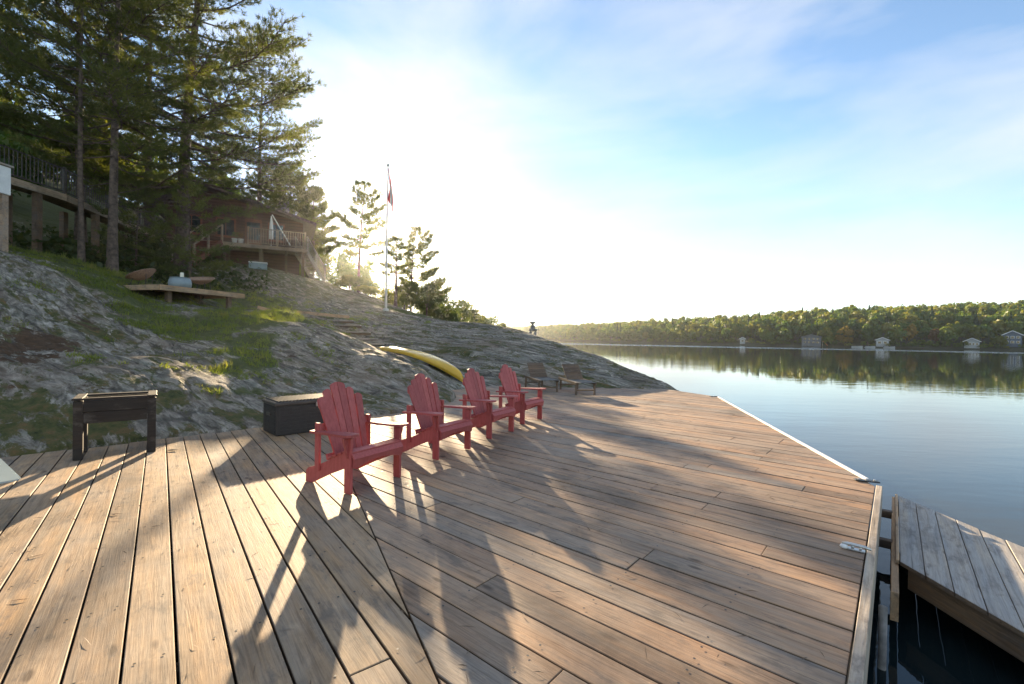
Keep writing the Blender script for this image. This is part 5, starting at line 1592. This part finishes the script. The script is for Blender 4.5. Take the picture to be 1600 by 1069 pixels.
leaf_tree('leafy_bush', (-12.5, 38.5, tz(-12.5, 38.5)), 'shaded thicket bush between the pointed pine and the sparse pine', GB, 2.5, 1.6, 1.3, 'leaf_green', 91, 18, 110, 0.2, 0.04, 'bush')
leaf_tree('leafy_bush', (-10.6, 38.5, tz(-10.6, 38.5)), 'thicket bush behind the trunk of the sparse pine', GB, 2.3, 1.6, 1.2, 'leaf_lime', 92, 18, 110, 0.2, 0.04, 'bush')
leaf_tree('leafy_bush', (-9.2, 38.0, tz(-9.2, 38.0)), 'thicket bush between the sparse pine and the flagpole', GB, 2.4, 1.5, 1.2, 'leaf_green', 93, 18, 110, 0.2, 0.04, 'bush')
leaf_tree('leafy_bush', (-7.0, 38.0, tz(-7.0, 38.0)), 'rounded thicket bush behind the layered pine', GB, 2.6, 1.7, 1.3, 'leaf_green', 94, 18, 110, 0.2, 0.04, 'bush')
leaf_tree('leafy_bush', (-5.3, 38.5, tz(-5.3, 38.5)), 'thicket bush where the ridge starts to fall to the lake', GB, 2.3, 1.6, 1.2, 'leaf_lime', 95, 18, 110, 0.2, 0.04, 'bush')
leaf_tree('leafy_bush', (-3.9, 40.5, tz(-3.9, 40.5)), 'low bush at the lake end of the ridge thicket', GB, 2.2, 1.6, 1.1, 'leaf_green', 96, 16, 110, 0.2, 0.04, 'bush')
# trees going away along this shore
GS = 'trees along the near shore beyond the ridge'
for i, (x_, y_, h_, rx_, mt, lb) in enumerate((
        (-9.6, 58, 5.2, 2.4, 'leaf_green', 'tall green shore tree just right of the layered pine'),
        (-7.4, 60, 4.6, 2.2, 'leaf_green', 'green shore tree second beyond the layered pine'),
        (-6.6, 70, 4.4, 2.2, 'leaf_lime', 'lighter green shore tree third beyond the layered pine'),
        (-4.7, 76, 4.2, 2.3, 'leaf_green', 'rounded shore tree halfway down to the water'),
        (-4.2, 90, 4.0, 2.2, 'leaf_green', 'shore tree fifth beyond the layered pine'),
        (-2.2, 96, 3.4, 2.2, 'leaf_lime', 'pale shore tree near the low point of the skyline'),
        (-1.6, 118, 3.3, 2.4, 'leaf_green', 'small shore tree last before the stone figure'))):
    leaf_tree('shore_tree', (x_, y_, max(tz(x_, y_), -0.5)), lb, GS, h_ + 1.8, rx_ * 1.15, (h_ + 1.8) * .45, mt, 70 + i, 16, 100, 0.36, 0.09)
pine('pine_tree', (-5.6, 66, max(tz(-5.6, 66), -0.4)), 'thin dark spruce standing above the shore trees', GS, 'needles_cool', seed=81, H=5.2, cb=0.1, R=1.1, tr=0.07, nb=26, tuft=0.25, needles=8, nlen=0.3, nwid=0.05, sub=4, dead=0)
# woods that close the hill behind the cottage: a mass of trees nobody could count
def woods():
    r = np.random.default_rng(5)
    V = []; F = []; T = []; base = 0
    tv = [crown_quads(100 + i, 1, 1, 1, 14, 60, 0.16) for i in range(4)]
    pts = []
    for k in range(700):
        x_ = r.uniform(-52, -20); y_ = r.uniform(14, 75)
        if y_ < 36 and x_ > -24: continue
        if x_ > -20 - 0.1 * (y_ - 40) and y_ > 40: continue
        if any((x_ - a) ** 2 + (y_ - b) ** 2 < 9 for a, b in pts): continue
        pts.append((x_, y_))
        if len(pts) > 95: break
    pz = terrain_z(np.array([p[0] for p in pts]), np.array([p[1] for p in pts]))
    for (x_, y_), z_ in zip(pts, pz):
        v, f, tt = tv[r.integers(4)]
        h = r.uniform(4.5, 8.5); rx_ = r.uniform(1.9, 2.9)
        a = r.uniform(0, 6.28); c, s = math.cos(a), math.sin(a)
        q = np.c_[v[:, 0] * c - v[:, 1] * s, v[:, 0] * s + v[:, 1] * c, v[:, 2]] * np.array([rx_, rx_, h * 0.5]) + np.array([x_, y_, z_ + h * 0.52])
        V.append(q); F.append(f + base); T.append(np.clip(tt * 0.6 + r.uniform(-0.05, 0.25), 0, 1)); base += len(v)
    o = np_mesh('hillside_woods', np.concatenate(V), np.concatenate(F), MAT['far_green'], None, False, {'tint': ('FACE', np.concatenate(T))})
    tag(o, 'dense green woods covering the hill behind the cottage', 'woods', kind='stuff')
woods()

# undergrowth below the walkway, and grass
def undergrowth():
    r = np.random.default_rng(8)
    n = 9000
    x_ = r.uniform(-23, -12.5, n); y_ = r.uniform(16.5, 27, n)
    m = blobs(x_, y_, [(-18, 19.5, 3.2, 2.6, 1), (-15.2, 20.5, 1.8, 1.2, .8), (-20, 24, 3, 4, 1), (-14.5, 23.5, 2, 1.0, .7)])
    k = r.random(n) < m
    x_, y_ = x_[k], y_[k]
    z_ = terrain_z(x_, y_) + r.random(len(x_)) ** 1.5 * 0.75
    p = np.c_[x_, y_, z_]
    nrm = unit(r.normal(size=p.shape) + np.array([0, -0.3, 0.8]))
    a = unit(np.cross(nrm, r.normal(size=p.shape))); b = np.cross(nrm, a)
    L = r.uniform(0.14, 0.34, (len(p), 1))
    v = np.stack([p - a * L * .5, p + b * L * .3, p + a * L * .5, p - b * L * .3], 1).reshape(-1, 3)
    o = np_mesh('undergrowth', v, np.arange(len(v)).reshape(-1, 4), MAT['fern'])
    tag(o, 'dark leafy undergrowth on the slope below the walkway', 'undergrowth', kind='stuff')
undergrowth()

def grass():
    r = np.random.default_rng(9)
    n = 420000
    x_ = r.uniform(-17, -4.0, n); y_ = r.uniform(7, 24, n)
    m = blobs(x_, y_, GRASS)
    br = fbm(x_ * 0.9, y_ * 0.9, 77, 4) * 1.5
    k = (m + br > 0.62) & (r.random(n) < 0.42)
    x_, y_ = x_[k], y_[k]
    z_ = terrain_z(x_, y_)
    N = len(x_)
    tuf = np.clip(fbm(x_ * 3.2, y_ * 3.2, 83, 3) * 2.2 + 0.55, 0.15, 1.6)
    h = r.uniform(0.035, 0.11, N) * (0.6 + 0.5 * np.clip(m[k], 0, 1)) * tuf * 1.3
    a = r.uniform(0, 6.28, N); wd = r.uniform(0.006, 0.012, N)
    lx, ly = r.normal(size=N) * 0.05, r.normal(size=N) * 0.05
    b0 = np.c_[x_ - np.cos(a) * wd, y_ - np.sin(a) * wd, z_ - 0.01]
    b1 = np.c_[x_ + np.cos(a) * wd, y_ + np.sin(a) * wd, z_ - 0.01]
    tp = np.c_[x_ + lx, y_ + ly, z_ + h]
    v = np.stack([b0, b1, tp], 1).reshape(-1, 3)
    o = np_mesh('grass', v, np.arange(len(v)).reshape(-1, 3), MAT['grass'])
    tag(o, 'sunlit rough grass growing between the rock slabs', 'grass', kind='stuff')
grass()

# ------------------------------------------------------------------ far shore: cottages, boats, trees
def face_cam(x_, y_): return math.atan2(-x_, y_) * -1 * -1
def cottage(name, x_, y_, w, d, h, rh, label, wall, roof_m, trim='white', wins=3, storey=1, lift=0.3):
    z_ = float(far_z(np.array([x_]), np.array([y_]))[0]) + lift
    t = empty(name, (x_, y_, z_), -math.atan2(x_, y_), label, 'cottage', 'cottages on the far shore')
    # local: -Y towards the camera, gable facing the lake
    MB().box((0, 0, h / 2 - 0.5), (w, d, h + 1.0), 0, 0.03).build('wall', MAT[wall], t)
    m_ = MB(); o_ = 0.45
    pf = [(-w / 2 - o_, h - 0.15), (0, h + rh), (w / 2 + o_, h - 0.15), (w / 2 + o_, h + 0.05), (0, h + rh + 0.25), (-w / 2 - o_, h + 0.05)]
    n_ = 6
    m_.add([(a, -d / 2 - o_, b) for a, b in pf] + [(a, d / 2 + o_, b) for a, b in pf],
           [tuple(range(n_)), tuple(range(2 * n_ - 1, n_ - 1, -1))] + [(i, n_ + i, n_ + (i + 1) % n_, (i + 1) % n_) for i in range(n_)])
    rf = m_.build('roof', MAT[roof_m], t)
    MB().beam((-w / 2 - o_, -d / 2 - o_ - .03, h - 0.05), (0, -d / 2 - o_ - .03, h + rh + 0.1), 0.06, 0.28).build('barge_board', MAT[trim], rf)
    MB().beam((w / 2 + o_, -d / 2 - o_ - .03, h - 0.05), (0, -d / 2 - o_ - .03, h + rh + 0.1), 0.06, 0.28).build('barge_board', MAT[trim], rf)
    MB().prism([(-w / 2, h - .02), (w / 2, h - .02), (0, h + rh)], -d / 2, -d / 2 + 0.1, Matrix(((1, 0, 0, 0), (0, 0, 1, 0), (0, 1, 0, 0), (0, 0, 0, 1)))).build('gable', MAT[wall], t)
    for s in range(storey):
        hz = h / storey
        for i in range(wins):
            cx_ = (i + 0.5) / wins * w * 0.88 - w * 0.44
            f = MB().box((cx_, -d / 2 - 0.03, s * hz + hz * 0.55), (w / wins * 0.62, 0.08, hz * 0.52), 0).build('window', MAT[trim], t)
            MB().box((cx_, -d / 2 - 0.085, s * hz + hz * 0.55), (w / wins * 0.46, 0.04, hz * 0.42), 0).build('pane', MAT['blackglass'], f)
    return t, z_
HOUSES = [(142, 217), (165, 203.5), (194.5, 192.5), (209, 190), (119.5, 236), (156, 206)]
cottage('grey_boathouse', 142, 216, 7.6, 6, 3.3, 1.1, 'grey two-storey boathouse with wide low roof on the far shore', 'greywall', 'greyroof', 'greyroof', wins=4, storey=2)
cottage('white_boathouse', 166, 204, 4.5, 5, 2.3, 1.1, 'small white boathouse beside moored boats on the far shore', 'whitewall', 'greyroof', wins=2)
cottage('white_cottage', 194.5, 192.5, 4.6, 5, 2.2, 1.4, 'little white cottage with four dark windows by the far shore', 'whitewall', 'greyroof', wins=4)
cottage('dark_cottage', 210.5, 191.5, 5.4, 7, 4.0, 1.7, 'dark blue cottage with white trimmed gable at the right edge', 'bluewall', 'greyroof', wins=3, storey=2)
cottage('shed', 119.5, 236, 2.4, 2.4, 2.0, 0.8, 'tiny white shed alone on the far shore', 'whitewall', 'greyroof', wins=1)
def far_dock(x_, y_, L, label):
    t = empty('far_dock', (x_, y_, WATER_Z), -math.atan2(x_, y_), label, 'dock', 'small docks on the far shore')
    for k in range(int(L / 0.5)):
        MB().box((-L / 2 + k * 0.5 + .25, 0, 0.32), (0.45, 1.6, 0.07), 0).build('plank', MAT['joist'], t)
    for a in (-L / 2 + .2, L / 2 - .2):
        for b in (-0.8, 0.8): MB().tube([(a, b, -0.6), (a, b, 0.6)], 0.08, 6).build('pile', MAT['joist'], t)
far_dock(149, 204.5, 8, 'low dock in front of the far boats')
far_dock(170, 194.5, 9, 'pale dock beside the white boathouse')
far_dock(130, 216.5, 7, 'low dock left of the grey boathouse')
def far_boat(x_, y_, label, hullm, rz=0.0):
    t = empty('motor_boat', (x_, y_, WATER_Z), -math.atan2(x_, y_) + rz, label, 'boat', 'boats moored on the far shore')
    t.scale = (0.75, 0.75, 0.75)
    vs = []; fs = []; N = 10
    for i in range(N + 1):
        u = i / N; b = 0.95 * (1 - max(0, (u - 0.45) / 0.55) ** 2.2) + 0.02
        x0 = -2.6 + 5.2 * u
        vs += [(x0, -b, 0.75 + 0.25 * u * u), (x0, -b * 0.75, -0.15), (x0, b * 0.75, -0.15), (x0, b, 0.75 + 0.25 * u * u)]
    for i in range(N):
        for k in range(3): fs.append((i * 4 + k, i * 4 + k + 1, i * 4 + 5 + k, i * 4 + 4 + k))
        fs.append((i * 4 + 3, i * 4, i * 4 + 4, i * 4 + 7))
    fs.append((0, 1, 2, 3))
    MB().add(vs, fs).build('hull', MAT[hullm], t)
    MB().add([(-0.2, -0.7, 0.8), (-0.2, 0.7, 0.8), (0.5, 0.6, 0.82), (0.5, -0.6, 0.82), (-0.35, -0.62, 1.35), (-0.35, 0.62, 1.35), (-0.3, 0.62, 1.37), (-0.3, -0.62, 1.37)],
             [(0, 1, 5, 4), (3, 2, 6, 7), (0, 3, 7, 4), (1, 2, 6, 5), (4, 5, 6, 7), (0, 1, 2, 3)]).build('windscreen', MAT['blackglass'], t)
    MB().box((-2.7, 0, 0.7), (0.35, 0.4, 0.8), 0, 0.05).build('outboard_motor', MAT['black'], t)
far_boat(152, 200.5, 'white motor boat moored right of the grey boathouse', 'whitewall')
far_boat(157, 199.5, 'white motor boat moored left of the white boathouse', 'whitewall', 0.4)
far_boat(163, 196.5, 'white motor boat just in front of the white boathouse', 'whitewall', -0.3)
sl = empty('water_slide', (144.5, 211.5, 0.0), -math.atan2(144.5, 211.5), 'small orange water slide in front of the grey boathouse', 'slide')
MB().beam((0, 0, 1.9), (1.8, -0.3, 0.0), 0.6, 0.1).build('chute', MAT['orange'], sl)
MB().beam((-0.2, 0, -0.6), (-0.1, 0, 1.9), 0.5, 0.08, (1, 0, 0)).build('ladder', MAT['candle'], sl)
fpx = MB().tube([(0, 0, 0), (0, 0, 6.5)], 0.07, 6).build('far_flagpole', MAT['white']); fpx.location = (168.5, 204, float(far_z(np.array([168.5]), np.array([204.0]))[0]) - .2)
tag(fpx, 'thin white pole beside the white boathouse on the far shore', 'pole')

# crown templates for the far shore
TPL = [crown_quads(200 + i, 1, 1, 1, 17, 30, 0.30) for i in range(6)]
def spire(seed):
    r = np.random.default_rng(seed); n = 330
    h = r.random(n) ** 0.8; a = r.uniform(0, 6.28, n); rr = (1 - h) * (0.6 + 0.4 * np.abs(np.sin(h * 22))) * r.uniform(0.6, 1.0, n)
    p = np.c_[rr * np.cos(a), rr * np.sin(a), h * 2 - 1]
    nrm = unit(np.c_[np.cos(a), np.sin(a), np.full(n, 0.6)] + r.normal(size=(n, 3)) * 0.4)
    u_ = unit(np.cross(nrm, r.normal(size=nrm.shape))); b = np.cross(nrm, u_); L = r.uniform(0.2, 0.36, (n, 1))
    v = np.stack([p - u_ * L * .5, p + b * L * .3, p + u_ * L * .5, p - b * L * .3], 1).reshape(-1, 3)
    return v, np.arange(len(v)).reshape(-1, 4), np.full(n, 0.2)
SPI = [spire(300), spire(301)]
tpl_me = {}
def tpl_mesh(i, mat, tint):
    key = (i, mat, tint)
    if key not in tpl_me:
        v, f, tt = (TPL[i] if i < 6 else SPI[i - 6])
        o = np_mesh('crown', v, f, MAT[mat], None, False, {'tint': ('FACE', np.clip(tt * 0.7 + tint, 0, 1))})
        tpl_me[key] = o.data
        bpy.data.objects.remove(o)
    return tpl_me[key]
tr_me = MB().tube([(0, 0, -1), (0, 0, 0.3), (0.1, 0, 1.0)], [0.045, 0.035, 0.012], 6, False).mesh('trunk'); tr_me.materials.append(MAT['bark'])
def far_tree(x_, y_, H, rx_, tpl, mat, tint, label, group):
    z_ = float(far_z(np.array([x_]), np.array([y_]))[0])
    t = empty('shoreline_tree' if tpl < 6 else 'shoreline_spruce', (x_, y_, z_), random.uniform(0, 6.28), label, 'tree', group)
    o = bpy.data.objects.new('crown', tpl_mesh(tpl, mat, tint)); COL.objects.link(o); o.parent = t
    o.scale = (rx_, rx_, H * 0.52); o.location = (0, 0, H * 0.47)
    k = bpy.data.objects.new('trunk', tr_me); COL.objects.link(k); k.parent = t
    k.scale = (H * 0.8, H * 0.8, H * 0.75)
    return t
def along(s):
    acc = 0
    for i in range(2, len(SHORE) - 1):
        a = SHORE[i]; b = SHORE[i + 1]; L = math.dist(a, b)
        if acc + L > s:
            f = (s - acc) / L; d = (b - a) / L
            return a + (b - a) * f, np.array([-d[1], d[0]])
        acc += L
    return None, None
taken = []
special = [(153.5, 209.5, 9.5, 4.2, 'leaf_gold', 'golden autumn tree right of the grey boathouse on the far shore'),
           (176.5, 203.5, 9.8, 4.4, 'leaf_gold', 'broad golden autumn tree between the boathouse and the white cottage'),
           (185.0, 199.0, 8.5, 3.6, 'leaf_rust', 'russet tree left of the little white cottage'),
           (190.5, 199.0, 9.5, 4.0, 'leaf_lime', 'tall lime green tree behind the little white cottage'),
           (199.5, 196.5, 10.0, 4.2, 'leaf_lime', 'yellow green tree between the white cottage and the dark cottage'),
           (203.0, 189.5, 6.0, 3.0, 'leaf_lime', 'low yellow green tree right beside the white cottage'),
           (218.0, 192.0, 10.5, 4.4, 'leaf_lime', 'bright yellow green tree behind the dark cottage')]
for i, (x_, y_, H, r_, mt, lb) in enumerate(special):
    far_tree(x_, y_, H, r_, i % 6, mt, 0.2, lb, None); taken.append((x_, y_))
rr_ = random.Random(4)
for row, (s_in, step) in enumerate(((5.5, 5.6), (12.5, 6.0))):
    s = 5.0 + row * 3
    while s < 430:
        p, nrm = along(s)
        if p is None: break
        q = p + nrm * (s_in + rr_.uniform(-1.5, 2.0))
        s += step * rr_.uniform(0.75, 1.2)
        if q[0] / q[1] > 1.32 or q[0] / q[1] < 0.03: continue
        if any(math.dist(q, h) < 4.6 for h in HOUSES) or any(math.dist(q, h) < 3.6 for h in taken): continue
        # keep the view to the cottages open
        if any(abs(q[0] / q[1] - h[0] / h[1]) < 0.013 and math.hypot(*q) < math.hypot(*h) + 1 for h in HOUSES): continue
        taken.append(tuple(q))
        con = rr_.random() < 0.10
        H = rr_.uniform(7.0, 10.5) + row * 1.0
        tnt = rr_.choice((0.05, 0.14, 0.22, 0.32, 0.44))
        tone = {0.05: 'dark green', 0.14: 'deep green', 0.22: 'mid green', 0.32: 'fresh green', 0.44: 'yellowish green'}[tnt]
        ra = q[0] / q[1]
        where = ('far left where the shore fades' if ra < 0.28 else 'left of the tiny white shed' if ra < 0.505 else 'between the tiny shed and the grey boathouse' if ra < 0.655 else
                 'between the grey and white boathouses' if ra < 0.815 else 'between white boathouse and white cottage' if ra < 1.01 else 'beyond the little white cottage')
        if con: tone = 'dark pointed spruce'
        lb = (tone + (' ' if con else ' tree ') + ['at the waterline ', 'set back from the water '][row] + where)
        far_tree(q[0], q[1], H * (1.15 if con else 1), H * (0.16 if con else rr_.uniform(0.36, 0.48)), (6 + rr_.randrange(2)) if con else rr_.randrange(6), 'far_green', 0.0 if con else tnt, lb,
                 'spruces of the far shore' if con else ['front row of far shore trees', 'second row of far shore trees'][row])

def far_forest():
    r = np.random.default_rng(12)
    V = []; F = []; T = []; base = 0
    n = 22000
    cand_y = r.uniform(150, 620, n); ratio = r.uniform(-0.10, 1.40, n); cand_x = cand_y * ratio
    s = shore_s(cand_x, cand_y)
    k = (s > 17) & (s < 165)
    cx, cy, s = cand_x[k], cand_y[k], s[k]
    z = far_z(cx, cy)
    cell = {}
    cnt = 0
    for x_, y_, z_, ss in zip(cx, cy, z, s):
        key = (int(x_ // 6), int(y_ // 6))
        bad = False
        for dx in (-1, 0, 1):
            for dy in (-1, 0, 1):
                for (a, b) in cell.get((key[0] + dx, key[1] + dy), ()):
                    if (a - x_) ** 2 + (b - y_) ** 2 < 24: bad = True
        if bad: continue
        cell.setdefault(key, []).append((x_, y_)); cnt += 1
        con = r.random() < 0.10
        v, f, tt = SPI[r.integers(2)] if con else TPL[r.integers(6)]
        h = r.uniform(7, 13.0); h = min(h, 12.0) if con else h; rx_ = h * (0.22 if con else r.uniform(0.30, 0.52))
        a = r.uniform(0, 6.28); c, sn = math.cos(a), math.sin(a)
        q = np.c_[v[:, 0] * c - v[:, 1] * sn, v[:, 0] * sn + v[:, 1] * c, v[:, 2]] * np.array([rx_, rx_, h * 0.5]) + np.array([x_, y_, z_ + h * 0.48])
        V.append(q); F.append(f + base); base += len(v)
        T.append(np.clip(tt * 0.8 + (0 if con else r.choice([0.05, 0.12, 0.2, 0.28, 0.36, 0.5])), 0, 1))
        if cnt > 1700: break
    o = np_mesh('far_forest', np.concatenate(V), np.concatenate(F), MAT['far_green'], None, False, {'tint': ('FACE', np.concatenate(T))})
    tag(o, 'wooded hill of green trees beyond the far shore', 'forest', kind='stuff')
far_forest()
def shore_shrubs():
    r = np.random.default_rng(15)
    V = []; F = []; T = []; base = 0
    s = 2.0
    while s < 440:
        p, nrm = along(s)
        if p is None: break
        s += r.uniform(1.3, 3.4)
        for off in (r.uniform(1.6, 4.0), r.uniform(4.5, 9.0)):
            q = p + nrm * off
            if q[0] / q[1] > 1.35 or r.random() < 0.12: continue
            if any(abs(q[0] / q[1] - h[0] / h[1]) < 0.012 for h in HOUSES): continue
            v, f, tt = TPL[r.integers(6)]
            v = v[:4 * 240]; f = f[:240]; tt = tt[:240]
            h = r.uniform(1.2, 2.8) + 0.12 * off; rx_ = r.uniform(1.0, 2.2)
            z_ = float(far_z(np.array([q[0]]), np.array([q[1]]))[0])
            V.append(v * np.array([rx_, rx_, h * 0.55]) + np.array([q[0], q[1], z_ + h * 0.45])); F.append(f + base); base += len(v)
            T.append(np.clip(tt * 0.7 + r.choice([0.02, 0.1, 0.2, 0.3, 0.45]), 0, 1))
    o = np_mesh('shore_shrubs', np.concatenate(V), np.concatenate(F), MAT['far_green'], None, False, {'tint': ('FACE', np.concatenate(T))})
    tag(o, 'continuous low shrubs fringing the far waterline', 'shrubs', kind='stuff')
shore_shrubs()

# dry needles and bits of bark blown over the boards
def litter():
    r = np.random.default_rng(31)
    n = 900
    x_ = r.uniform(-5.2, 3.5, n); y_ = r.uniform(1.6, 12, n) ** 1.0
    k = poly_sd(x_, y_, DECK_POLY) > 0.15
    k &= (x_ * 0.764 - y_ * 0.645) < -0.2
    x_, y_ = x_[k], y_[k]; N = len(x_)
    a = r.uniform(0, 6.28, N); L = r.uniform(0.02, 0.06, N); w = r.uniform(0.0012, 0.0035, N)
    dx, dy = np.cos(a), np.sin(a); z0 = 0.0055
    v = np.stack([np.c_[x_ - dx * L, y_ - dy * L, np.full(N, z0)], np.c_[x_ + dy * w, y_ - dx * w, np.full(N, z0 + .002)], np.c_[x_ + dx * L, y_ + dy * L, np.full(N, z0)], np.c_[x_ - dy * w, y_ + dx * w, np.full(N, z0 + .004)]], 1).reshape(-1, 3)
    o = np_mesh('pine_litter', v, np.arange(len(v)).reshape(-1, 4), MAT['joist'])
    tag(o, 'dry brown needles scattered over the deck boards', 'litter', kind='stuff')
litter()

# ------------------------------------------------------------------ haze added for a glow round the sun, also pales the far shore
def haze():
    m = bpy.data.materials.new('glow_haze'); m.use_nodes = True
    t = m.node_tree; t.nodes.clear()
    out = t.nodes.new('ShaderNodeOutputMaterial'); v = t.nodes.new('ShaderNodeVolumePrincipled')
    v.inputs['Color'].default_value = (0.96, 0.98, 1.0, 1)
    v.inputs['Density'].default_value = HAZE
    v.inputs['Anisotropy'].default_value = 0.84
    t.links.new(v.outputs[0], out.inputs['Volume'])
    o = MB().add([(x, y, z) for z in (-6.0, 46.0) for x, y in ((-340, -520), (660, -520), (660, 920), (-340, 920))],
                 [(3, 2, 1, 0), (4, 5, 6, 7), (0, 1, 5, 4), (1, 2, 6, 5), (2, 3, 7, 6), (3, 0, 4, 7)]).build('haze', m)
    tag(o, 'thin haze over the lake, added for a glow round the low sun', 'haze', kind='stuff')
haze()
